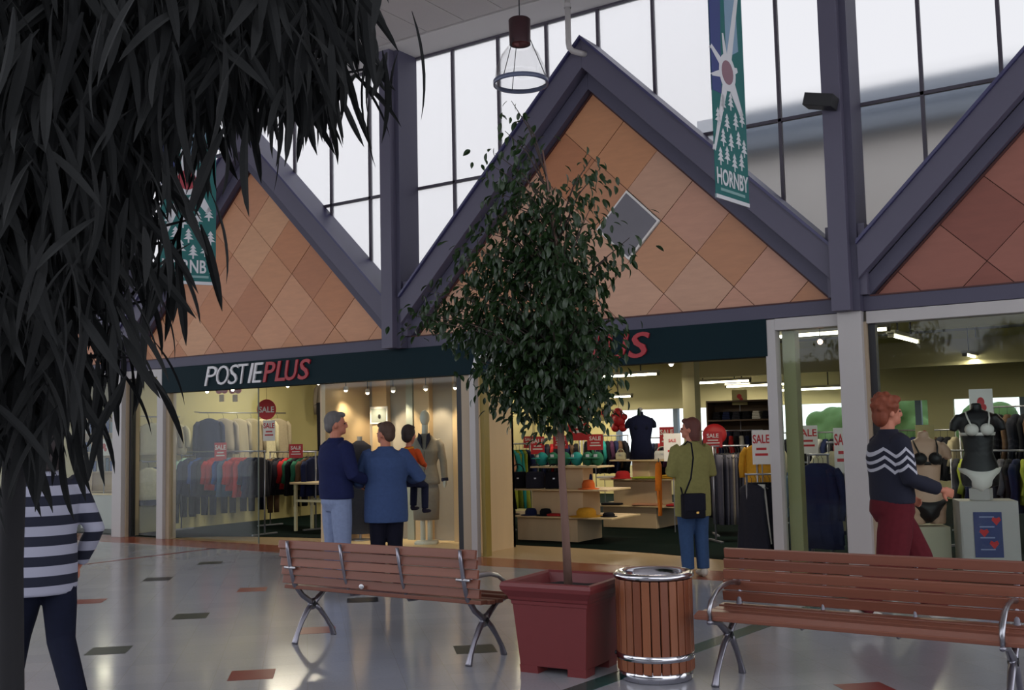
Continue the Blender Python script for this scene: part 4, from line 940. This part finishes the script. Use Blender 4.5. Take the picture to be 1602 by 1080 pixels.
rk(1118, 1180, 14.4, 14.7, .98, 'the low dark rack behind the grey trousers', 'jacket black,jacket charcoal,jacket navy,jacket black,jacket navy,jacket charcoal,jacket black,jacket navy', 'low clothes rack with dark jackets behind the grey trousers', .3)
rk(1186, 1202, 12.6, 12.75, 1.45, 'the rack by the white window frame', 'blouse mustard,blouse mustard,blouse cream', 'short clothes rack with mustard tops at the white window frame')
rk(1170, 1205, 12.2, 12.3, .98, 'the low rack at the white window frame', 'dress charcoal,skirt white,dress black,skirt black,dress black', 'low clothes rack with black and white skirts at the white window frame', .9)
rk(1237, 1262, 12.4, 12.3, 1.12, 'the rack in the narrow right window', 'trousers denim,blouse pale blue,trousers pale blue,blouse cream,trousers denim,blouse white', 'clothes rack with pale blue clothes in the narrow right window', .3)
rk(1268, 1290, 12.0, 12.0, 1.22, 'the front rack left of the white post', 'coat navy,dress navy,coat navy', 'front clothes rack with navy coats left of the white post', 1.3)
rk(1300, 1328, 12.3, 12.4, 1.35, 'the rack just left of the white post', 'coat cream,coat cream,jacket cream,dress navy', 'clothes rack with long cream cardigans just left of the white post', 1.2)
# deeper rows
deep = 'jacket black,blouse green,jacket navy,jacket charcoal,blouse red,jacket black,blouse plum,jacket navy,blouse brown,jacket black'
rk(830, 905, 17.2, 17.4, 1.42, 'the left rack behind the nearer display', deep, 'clothes rack of mixed tops behind the nearer display')
rk(915, 980, 18.2, 18.4, 1.45, 'the rack behind the farther display', deep.replace('red', 'teal'), 'clothes rack of mixed tops behind the farther display')
rk(1010, 1060, 17.5, 17.5, 1.40, 'the rack left of the interior column', deep.replace('green', 'navy'), 'clothes rack of dark tops left of the cream interior column')
rk(1100, 1190, 19.0, 19.0, 1.5, 'the rack behind the interior column', 'jacket black,blouse red,blouse red,jacket navy,jacket charcoal,blouse red,jacket black,jacket white,jacket navy,jacket black,blouse brown', 'clothes rack of black and red tops behind the cream column')
rk(1225, 1330, 16.4, 16.0, 1.45, 'the dark rack seen in the narrow window', 'jacket black,jacket navy,blouse red,jacket charcoal,jacket black,blouse white,jacket navy,jacket black,blouse red,jacket charcoal', 'clothes rack of dark tops deep in the narrow window')
rk(1395, 1500, 17.0, 16.4, 1.45, 'the rack behind the red-haired woman', 'blouse lime,jacket charcoal,blouse lime,jacket navy,blouse beige,jacket black,blouse brown,jacket charcoal,jacket black,blouse beige', 'clothes rack of olive and dark tops behind the walking red-haired woman')
rk(1490, 1620, 14.2, 13.8, 1.2, 'the rack behind the black torso', 'jacket charcoal,blouse lime,jacket navy,jacket black,blouse beige,jacket charcoal,blouse grey,jacket black,jacket navy,blouse lime,jacket black', 'clothes rack of dark tops behind the black torso')
rk(1560, 1640, 15.4, 15.0, 1.75, 'the high rack at the right edge', 'jacket black,jacket brown,jacket charcoal,jacket black,jacket brown,jacket charcoal', 'high clothes rack of black tops at the right edge of the shop')
# tall shelf unit with dark tops
P = atY(1163, 690, 20.0); t = thing('wall_unit', 'tall brown wall unit with black folded tops above the grey trousers rack', 'shelf', (P.x, P.y, .008), .1)
MB().box((0, .25, 1.05), (1.3, .03, 2.1)).build('back_board', mat('brown_unit', '4A3828', .6), t)
for z in (.5, .9, 1.3, 1.7, 2.08): MB().box((0, 0, z), (1.3, .5, .03)).build('shelf', mat('brown_unit', '4A3828', .6), t)
for x in (-.65, .65): MB().box((x, 0, 1.05), (.03, .5, 2.1)).build('side_panel', mat('brown_unit', '4A3828', .6), t)
for i in range(6):
    for zi, z in enumerate((1.315, 1.715)):
        folded(Vector((P.x - .5 + .2 * i, P.y - .02 + .02 * i, z + .008)), ['black', 'navy', 'charcoal', 'black', 'white', 'black'][i], '%s folded top, %s from the left, %s shelf of the tall brown unit' % (['black', 'navy', 'charcoal', 'black', 'white', 'black'][i], ORD[i], ['lower', 'upper'][zi]), .17, .3, 5)
# sale cards
cards = [((787, 700), 13.4, .2, .3, 'white-bordered red sale card near the left doorpost', True), ((841, 697), 14.2, .22, .28, 'red sale card behind the teal caps, left of the trunk', False), ((828, 692), 15.2, .2, .2, 'small red sale card left of the card behind the caps', False),
         ((877, 692), 15.0, .25, .22, 'red sale card partly behind the tree trunk', False), ((931, 692), 15.2, .26, .26, 'red sale card just right of the large sale poster', False), ((1043, 684), 16.2, .24, .34, 'red sale card beside the cream price board', False),
         ((1115, 688), 13.6, .26, .22, 'red sale card behind the neck of the woman in green', False)]
for (px, py), Yk, w_, h_, lb, bd in cards: card(atY(px, py, Yk), w_, h_, lb, .5, border=bd, stand=.008)
card(atY(905, 661, 15.6), .36, .62, 'large orange-red sale poster right of the tree trunk', .5, stand=.008, rows=3); card(atY(788, 664, 16.0), .24, .5, 'tall red sale poster at the left of the entrance', .5, stand=.008, rows=3)
for (px, py), Yk, w_, h_, lb in (((1191, 700), 12.5, .22, .42, 'white sale card with red letters left of the white window frame'), ((1262, 688), 12.6, .26, .34, 'white sale card with red letters in the narrow right window'), ((1319, 705), 12.2, .2, .52, 'tall white sale card with red letters beside the white post')):
    card(atY(px, py, Yk), w_, h_, lb, .4, inv=True, stand=.008)
P = atY(1052, 700, 14.6); t = card(P, .26, .42, 'cream price board left of the woman in green', .5, 'SALE', inv=True, stand=.008, rows=1, hh=.05)
P = atY(968, 658, 16.5); t = thing('red_balloon_figure', 'red balloon figure hanging left of the dark bust', 'decoration', P)
for c, r_ in (((0, 0, 0), .12), ((0, -.02, .14), .085), ((-.11, 0, .06), .06), ((.11, 0, .06), .06), ((-.07, 0, -.13), .075), ((.08, 0, -.13), .075)): MB().ball(c, r_, 14, 9).build('balloon', M_red, t, True)
MB().tube([(0, 0, .2), (0, 0, 3.3 - P.z)], .003, 5).build('cord', M_dark, t)
P = atY(1118, 680, 16.5); t = thing('red_cushion', 'round red bag on a stand behind the woman in green', 'bag', P, .4); MB().ball((0, 0, 0), (.2, .08, .18), 20, 12).build('body', M_red, t, True); MB().tube([(0, 0, -.16), (0, 0, .008 - P.z)], .02, 8).build('stand', M_rack, t)
for i, (px, py, lb) in enumerate(((766, 632, 'small red figure card high on the left wall of the entrance'), (835, 642, 'small red figure card below the left part of the crown'), (870, 648, 'small red figure card left of the large sale poster'), (943, 648, 'small red figure card right of the large sale poster'), (1157, 622, 'small figure card on top of the tall brown wall unit'))):
    Yk = 19.6 if i < 4 else 20.0; P = atY(px, py, Yk); motif_card(P, .3, .3, lb, M_cream2, .5, .008)

# ------------------------------------------------------------------ outside the back windows
hg = mat('outside_hedge', '4E6A3E', .9, 0, .4, 2)
for i, (x, w_, h_) in enumerate(((-7.6, 1.1, 1.9), (-5.9, .9, 2.3), (-4.4, .9, 2.1), (-2.7, 1.1, 2.2), (-.9, 1.1, 2.0))):
    b = MB(); r = random.Random(i); b.ball((0, 0, h_ * .5), (w_ * .6, .5, h_ * .5), 16, 10)
    for k in range(14): b.ball((r.uniform(-.5, .5) * w_, r.uniform(-.4, .4), h_ * r.uniform(.3, .95)), r.uniform(.25, .4))
    o = b.build('garden_bush', hg, None, remesh=.06); o.location = (x, 25.5, 0); tag(o, ['leftmost', 'second', 'third', 'fourth', 'rightmost'][i] + ' green bush outside the far shop windows, counted from the left', 'bush', 'bushes outside the shop')
struct(MB().bx(-34, 14, 23.2, 60, -.2, -.02).build('ground_outside', mat('outside_paving', '8A8884', .9)))
P = atY(1475, 670, 23.0); t = thing('window_notice', 'small white notice with a number in the far right shop window', 'sign', (P.x, 22.96, 1.35)); MB().box((0, 0, 0), (.5, .01, .5)).build('board', M_w, t); text_mesh('43', .25, 'lettering', mat('notice_grey', '5E6A74', .6), t, (0, -.007, 0), depth=.002)

# ------------------------------------------------------------------ people
MB.mark = lambda s: len(s.v)
def xf(s, i0, M):
    for i in range(i0, len(s.v)): s.v[i] = tuple(M @ Vector(s.v[i]))
MB.xf = xf
def hand(b, wr, d, pn, side, curl=.5, s=1.0):
    """palm and five fingers from the wrist along d; pn is the palm normal; side +1 puts the thumb on d x pn"""
    d = Vector(d).normalized(); pn = Vector(pn); pn = (pn - d * pn.dot(d)).normalized(); t = d.cross(pn) * side; wr = Vector(wr)
    R = Matrix((t, d, pn)).transposed()
    b.ball(wr + d * .045 * s, (.037 * s, .05 * s, .016 * s), 12, 8, R); b.tube([wr - d * .02, wr + d * .03 * s], .022 * s, 8)
    for k, (off, L) in enumerate(((.028, .072), (.01, .08), (-.009, .074), (-.027, .058))):
        p = wr + d * .08 * s + t * off * s; pts = [p - d * .02 * s]; a = curl * .35
        for q in range(3):
            pts.append(pts[-1] + (d * math.cos(a) + pn * math.sin(a)) * (L / 3 + (.02 if q == 0 else 0)) * s); a += curl * .75
        b.tube(pts, [.0095 * s, .009 * s, .0085 * s, .007 * s], 7)
    p = wr + d * .025 * s + t * .03 * s; b.tube([p, p + (t * .7 + d * .6) * .032 * s, p + (t * .75 + d * 1.3 + pn * .4) * .045 * s], [.013 * s, .0115 * s, .009 * s], 7)
def person(label, P, rz, H, top, bottom, hairc, pose, hem=.9, topw=1.0, legw=1.0, skirt=False, head_yaw=0, head_pitch=0, skin=M_skin, hs=1.0, hair='short', shoes='2A2624', sleeves='long', sit=False, topmat=None, collar=None, vox=.011, belly=0, botmat=None):
    t = thing('person', label, 'person', P, rz, None, H / 1.75)
    g = lambda k, d_: Vector(pose.get(k, d_))
    piv = Vector((0, 0, 1.5)); HM = Matrix.Translation(piv) @ Matrix.Rotation(head_yaw, 4, 'Z') @ Matrix.Rotation(head_pitch, 4, 'X') @ Matrix.Scale(hs, 4) @ Matrix.Translation(-piv)
    # body: one continuous surface
    b = MB(); i0 = b.mark()
    b.ball((0, -.008, 1.648), (.076, .096, .108), 18, 12); b.ball((0, .03, 1.585), (.056, .064, .066), 14, 9); b.ball((0, .072, 1.555), (.028, .026, .022)); b.ball((0, .098, 1.612), (.012, .022, .02)); b.ball((0, .1, 1.628), (.009, .012, .03))
    b.ball((0, .088, 1.578), (.022, .012, .007)); b.ball((0, .086, 1.563), (.02, .012, .007))
    for s_ in (-1, 1): b.ball((s_ * .077, -.005, 1.62), (.011, .02, .031))
    b.xf(i0, HM)
    b.tube([(0, -.02, 1.42), (0, -.012, 1.50), (0, .0, 1.60)], [.062, .055, .052], 12)
    b.oval([(.84, .14, .10, 0, 0), (.95, .155, .11, 0, 0), (1.1, .135, .10, 0, 0), (1.3, .16, .11, 0, 0), (1.41, .155, .08, 0, 0), (1.46, .07, .055, 0, 0)])
    J = {}
    for s_, n in ((-1, 'l'), (1, 'r')):
        sh = Vector((s_ * .17, 0, 1.405)); el = g('el' + n, (s_ * .235, -.02, 1.12)); wr = g('wr' + n, (s_ * .25, .07, .87)); J[n] = (sh, el, wr)
        b.tube([sh, sh.lerp(el, .5), el, el.lerp(wr, .35), wr], [.05, .045, .037, .036, .024], 10)
        hd = Vector(pose.get('hd' + n, tuple(wr - el))); hand(b, wr, hd, pose.get('pn' + n, (-s_, 0, 0)), pose.get('th' + n, 1 if n == 'l' else -1), pose.get('cu' + n, .6), 1.0)
        hp = Vector((s_ * .085, 0, .9)); kn = g('kn' + n, (s_ * .09, .01, .48)); an = g('an' + n, (s_ * .09, -.02, .09)); J['L' + n] = (hp, kn, an)
        b.tube([hp, hp.lerp(kn, .5), kn, kn.lerp(an, .35), an], [.085, .075, .052, .052, .034], 12); b.ball(an + Vector((0, .06, -.05)), (.038, .11, .03))
    bo = b.build('body', skin, t, remesh=vox * .65, soft=1)
    # face
    me_ = mat('eye_dark', '20181A', .3)
    for s_ in (-1, 1): MB().ball(HM @ Vector((s_ * .031, .083, 1.637)), (.011 * hs, .009 * hs, .007 * hs)).build('eye', me_, t, True)
    # clothes
    def R_(a_): return 1 + (a_ - 1)
    tm = topmat or cloth(top); b = MB(); w = topw
    lv = [(hem, .172 * w + belly * .02, .125 * w + belly * .02, 0, 0), (hem + .06, .175 * w + belly * .02, .13 * w + belly * .02, 0, .0)]
    for z, rx, ry in ((1.0, .17, .128), (1.12, .162, .125), (1.28, .182, .135), (1.38, .185, .115), (1.44, .135, .085), (1.475, .078, .072), (1.5, .066, .066)):
        if z > hem + .09: lv.append((z, rx * (w if z < 1.4 else 1 + (w - 1) * .5), ry * (w if z < 1.4 else 1 + (w - 1) * .4), 0, -.008))
    b.oval(lv, 28)
    for s_, n in ((-1, 'l'), (1, 'r')):
        sh, el, wr = J[n]; e2 = wr.lerp(el, .12)
        if sleeves == 'long': b.tube([sh - Vector((s_ * .03, 0, -.012)), sh, sh.lerp(el, .5), el, el.lerp(wr, .4), e2], [.055 * w, .067 * w, .062 * w, .054 * w, .05 * w, .042 * w], 14)
        else: b.tube([sh - Vector((s_ * .03, 0, -.012)), sh, sh.lerp(el, .5), sh.lerp(el, .9)], [.055 * w, .068 * w, .068 * w, .066 * w], 14)
    b.build('top', tm, t, remesh=vox, soft=2)
    if collar: MB().tube([(.075 * math.cos(a), -.012 + .072 * math.sin(a), 1.475 + .012 * math.sin(a)) for a in [2 * PI * k / 16 for k in range(17)]], .017, 8).build('collar', cloth(collar), t, True)
    b = MB(); lw = legw
    if skirt: b.oval([(.28, .24, .2, 0, 0), (.6, .2, .17, 0, 0), (.95, .15, .11, 0, 0), (1.02, .145, .105, 0, 0)], 24)
    else:
        pw = 1 + (lw - 1) * .4; b.oval([(.78, .12 * pw, .10 * pw, 0, 0), (.86, .168 * pw, .128 * pw, 0, -.008), (.95, .162 * pw, .122 * pw, 0, -.008), (1.03, .15, .11, 0, 0)], 24)
        for n in 'lr':
            hp, kn, an = J['L' + n]; b.tube([hp, hp.lerp(kn, .5), kn, kn.lerp(an, .5), an + Vector((0, 0, .0))], [.098 * pw, .092 * (lw + pw) / 2, .074 * lw, .068 * lw, .062 * lw], 14)
    b.build('skirt' if skirt else 'trousers', botmat or cloth(bottom), t, remesh=vox, soft=2)
    for n in 'lr':
        an = J['L' + n][2]; b = MB(); b.ball(an + Vector((0, .06, -.052)), (.045, .135, .034), 16, 8); b.ball(an + Vector((0, -.02, -.03)), (.042, .055, .055)); b.build('shoe', cloth(shoes), t, remesh=.012)
    # hair
    b = MB(); i0 = b.mark()
    if hair == 'short': b.ball((0, -.024, 1.668), (.083, .098, .100), 18, 12); b.ball((0, -.062, 1.615), (.07, .055, .07), 14, 9); b.ball((0, .045, 1.725), (.06, .05, .032))
    elif hair == 'full':
        b.ball((0, -.024, 1.672), (.094, .108, .108), 18, 12); b.ball((0, -.065, 1.60), (.085, .06, .085), 14, 9); b.ball((0, .055, 1.73), (.065, .05, .036))
        r = random.Random(4)
        for k in range(40):
            a = r.uniform(0, 2 * PI); e = r.uniform(-.3, 1.4); v = Vector((.088 * math.cos(a) * math.cos(e), -.028 + .1 * math.sin(a) * math.cos(e), 1.675 + .1 * math.sin(e)))
            if v.y > .04 and v.z < 1.70: continue
            b.ball(v, r.uniform(.018, .028))
    elif hair == 'bob': b.ball((0, -.026, 1.668), (.088, .102, .104), 18, 12); b.oval([(1.50, .07, .05, 0, -.05), (1.55, .085, .066, 0, -.045), (1.65, .085, .07, 0, -.04)]); b.ball((0, .05, 1.728), (.06, .045, .03))
    b.xf(i0, HM); b.build('hair', mat('hair_' + hairc, hairc, .7, 0, .3, 40, (1, 1, .3), .3), t, remesh=.009, soft=1)
    return t, J, HM
AWAY = math.radians(33.8)
# striped walker at the left
def stripes():
    m = bpy.data.materials.new('striped_knit'); m.use_nodes = True; nt = m.node_tree; p = nt.nodes['Principled BSDF']; p.inputs['Roughness'].default_value = .9
    tc = nt.nodes.new('ShaderNodeTexCoord'); sp = nt.nodes.new('ShaderNodeSeparateXYZ'); nt.links.new(tc.outputs['Object'], sp.inputs[0])
    a = nt.nodes.new('ShaderNodeMath'); a.operation = 'MULTIPLY'; a.inputs[1].default_value = 1 / .118; nt.links.new(sp.outputs['Z'], a.inputs[0])
    a2 = nt.nodes.new('ShaderNodeMath'); a2.operation = 'ADD'; a2.inputs[1].default_value = .05; nt.links.new(a.outputs[0], a2.inputs[0])
    f = nt.nodes.new('ShaderNodeMath'); f.operation = 'FRACT'; nt.links.new(a2.outputs[0], f.inputs[0])
    g = nt.nodes.new('ShaderNodeMath'); g.operation = 'GREATER_THAN'; g.inputs[1].default_value = .5; nt.links.new(f.outputs[0], g.inputs[0])
    mx = nt.nodes.new('ShaderNodeMix'); mx.data_type = 'RGBA'; mx.inputs[6].default_value = (*hexc('15182A'), 1); mx.inputs[7].default_value = (*hexc('9696A6'), 1)
    nt.links.new(g.outputs[0], mx.inputs[0]); nt.links.new(mx.outputs[2], p.inputs['Base Color']); return m
dp6 = CAM + ray(72, 700) * 5.95
person('person in a navy and white striped jumper and dark trousers walking at the far left', (dp6.x, dp6.y, 0), AWAY + .75, 1.63, '000000', '101426', '2A2020',
       {'anl': (-.075, .40, .10), 'knl': (-.08, .22, .50), 'anr': (.085, -.34, .14), 'knr': (.085, -.06, .48), 'ell': (-.27, .03, 1.14), 'wrl': (-.22, .26, 1.0), 'elr': (.28, -.06, 1.13), 'wrr': (.24, .1, .9)},
       hem=.76, topw=1.12, legw=1.12, topmat=stripes(), hair='bob', shoes='14141A')
# man in the navy jacket
P = CAM + ray(526, 700) * 10.7
person('grey-haired person in a navy jacket and pale blue jeans standing with back to viewer', (P.x, P.y, 0), AWAY - .85, 1.80, '1B2146', '7C88A6', '5E5A5A',
       {'elr': (.27, .02, 1.13), 'wrr': (.17, .27, 1.07), 'ell': (-.25, .06, 1.13), 'wrl': (-.1, .3, 1.08)}, hem=.9, topw=1.2, legw=1.15, head_yaw=-.5, collar='1B2146', shoes='3A3434')
# woman in the blue shirt
P = CAM + ray(603, 700) * 10.75
tW, _, _ = person('person in a loose blue shirt and black trousers holding a child on the right arm', (P.x, P.y, 0), AWAY + .1, 1.685, '3A4C72', '121220', '4A3428',
       {'ell': (-.30, .04, 1.13), 'wrl': (-.27, .27, 1.10), 'elr': (.36, .02, 1.16), 'wrr': (.2, .28, 1.14), 'anr': (.1, -.02, .09)}, hem=.70, topw=1.34, legw=1.1, hair='short', head_yaw=.85, collar='3A4C72', sleeves='long', shoes='1A1A1E')
# child on her arm
P2 = CAM + ray(640, 700) * 10.98
person('small child in an orange top carried on the arm of the person in blue', (P2.x, P2.y, .56), AWAY - .5, 1.02, 'B8481E', '1A1C30', '2A1C18',
       {'knl': (-.12, .32, .80), 'anl': (-.13, .30, .42), 'knr': (.13, .30, .78), 'anr': (.15, .26, .38), 'ell': (-.24, .1, 1.2), 'wrl': (-.12, .28, 1.2), 'elr': (.25, .05, 1.2), 'wrr': (.18, .25, 1.15)}, hem=.9, hs=1.5, head_yaw=.2, collar='D8902A', shoes='1E1A2A', vox=.013)
# woman in the green coat
P = fl(1088, 903)
tG, JG, _ = person('red-haired person in an olive green coat and blue jeans with a black shoulder bag', (P.x, P.y, 0), AWAY + .25, 1.66, '807B4A', '33496B', '5A2E26',
       {'ell': (-.24, .02, 1.14), 'wrl': (-.17, .22, 1.2), 'elr': (.25, .02, 1.14), 'wrr': (.12, .25, 1.12), 'cul': 1.1, 'hdl': (.3, .5, .2)}, hem=.67, topw=1.2, legw=1.12, head_yaw=.95, hair='bob', shoes='B8B0A4')
SM = tG.matrix_basis.copy(); bpy.context.view_layer.update(); SM = tG.matrix_world.copy()
def rest(o, M_loc): o.matrix_world = SM @ M_loc
t = thing('shoulder_bag', 'black square shoulder bag hanging at the hip of the person in green', 'bag')
MB().box((0, 0, 0), (.26, .1, .27)).build('body', cloth('15151E'), t, bevel=.02); MB().box((0, -.054, .04), (.25, .012, .18)).build('flap', cloth('1A1A24'), t, bevel=.004); MB().box((.02, -.066, -.07), (.03, .008, .02)).build('clasp', mat('brass', 'B08A4A', .3, .9), t)
MB().tube([(-.10, .0, .12), (-.02, -.01, .3), (.02, .0, .52), (.03, .06, .68), (.02, .14, .70), (-.02, .24, .62), (-.06, .24, .3), (-.08, .1, .13)], .009, 6).build('strap', cloth('15151E'), t, True)
rest(t, Matrix.Translation((-.10, -.235, .80)) @ Matrix.Rotation(.0, 4, 'Z'))
t = thing('orange_garment', 'bright orange top held up by the person in green', 'clothing')
b = MB(); b.loft([[Vector(((.09 + .008 * k) * math.cos(a), .02 * math.sin(a) + .012 * math.sin(3 * a + k), -.1 * k)) for a in [2 * PI * i / 16 for i in range(16)]] for k in range(7)]); b.build('body', cloth('D0701C'), t, True)
MB().tube([(-.09, 0, -.02), (-.13, 0, -.15), (-.14, .01, -.32)], [.035, .04, .035], 8).build('sleeve', cloth('D0701C'), t, True); MB().tube([(-.1, 0, .0), (0, 0, .04), (.1, 0, 0)], .006, 5).build('hanger', M_hang, t)
rest(t, Matrix.Translation((-.27, .30, 1.27)) @ Matrix.Rotation(1.15, 4, 'Z'))
# walking woman in red trousers
def chevrons():
    m = bpy.data.materials.new('chevron_knit'); m.use_nodes = True; nt = m.node_tree; p = nt.nodes['Principled BSDF']; p.inputs['Roughness'].default_value = .9
    tc = nt.nodes.new('ShaderNodeTexCoord'); sp = nt.nodes.new('ShaderNodeSeparateXYZ'); nt.links.new(tc.outputs['Object'], sp.inputs[0])
    def M_(op, a, b=None, v=None):
        n = nt.nodes.new('ShaderNodeMath'); n.operation = op; nt.links.new(a, n.inputs[0])
        if b is not None: nt.links.new(b, n.inputs[1])
        if v is not None: n.inputs[1].default_value = v
        return n.outputs[0]
    zig = M_('PINGPONG', sp.outputs['Y'], v=.06); z = M_('ADD', sp.outputs['Z'], zig)
    f = M_('FRACT', M_('MULTIPLY', z, v=1 / .062)); thin = M_('GREATER_THAN', f, v=.58)
    lo = M_('GREATER_THAN', z, v=1.20); hi = M_('LESS_THAN', z, v=1.385); k = M_('MULTIPLY', M_('MULTIPLY', thin, lo), hi)
    mx = nt.nodes.new('ShaderNodeMix'); mx.data_type = 'RGBA'; mx.inputs[6].default_value = (*hexc('141628'), 1); mx.inputs[7].default_value = (*hexc('B0B0BA'), 1)
    nt.links.new(k, mx.inputs[0]); nt.links.new(mx.outputs[2], p.inputs['Base Color']); return m
P = CAM + ray(1392, 700) * 8.25
person('red-haired person in a navy jumper with white zigzags and maroon trousers walking right', (P.x, P.y, 0), AWAY - PI / 2 + .1, 1.77, '000000', '571A22', '7A3A22',
       {'elr': (.25, .03, 1.12), 'wrr': (.2, .30, 1.03), 'ell': (-.25, .02, 1.12), 'wrl': (-.2, .2, .98), 'knl': (-.1, .22, .5), 'anl': (-.1, .36, .10), 'knr': (.1, -.08, .5), 'anr': (.1, -.36, .15)}, hem=.93, topw=1.22, legw=1.62, topmat=chevrons(), hair='full', shoes='D0CCC4')
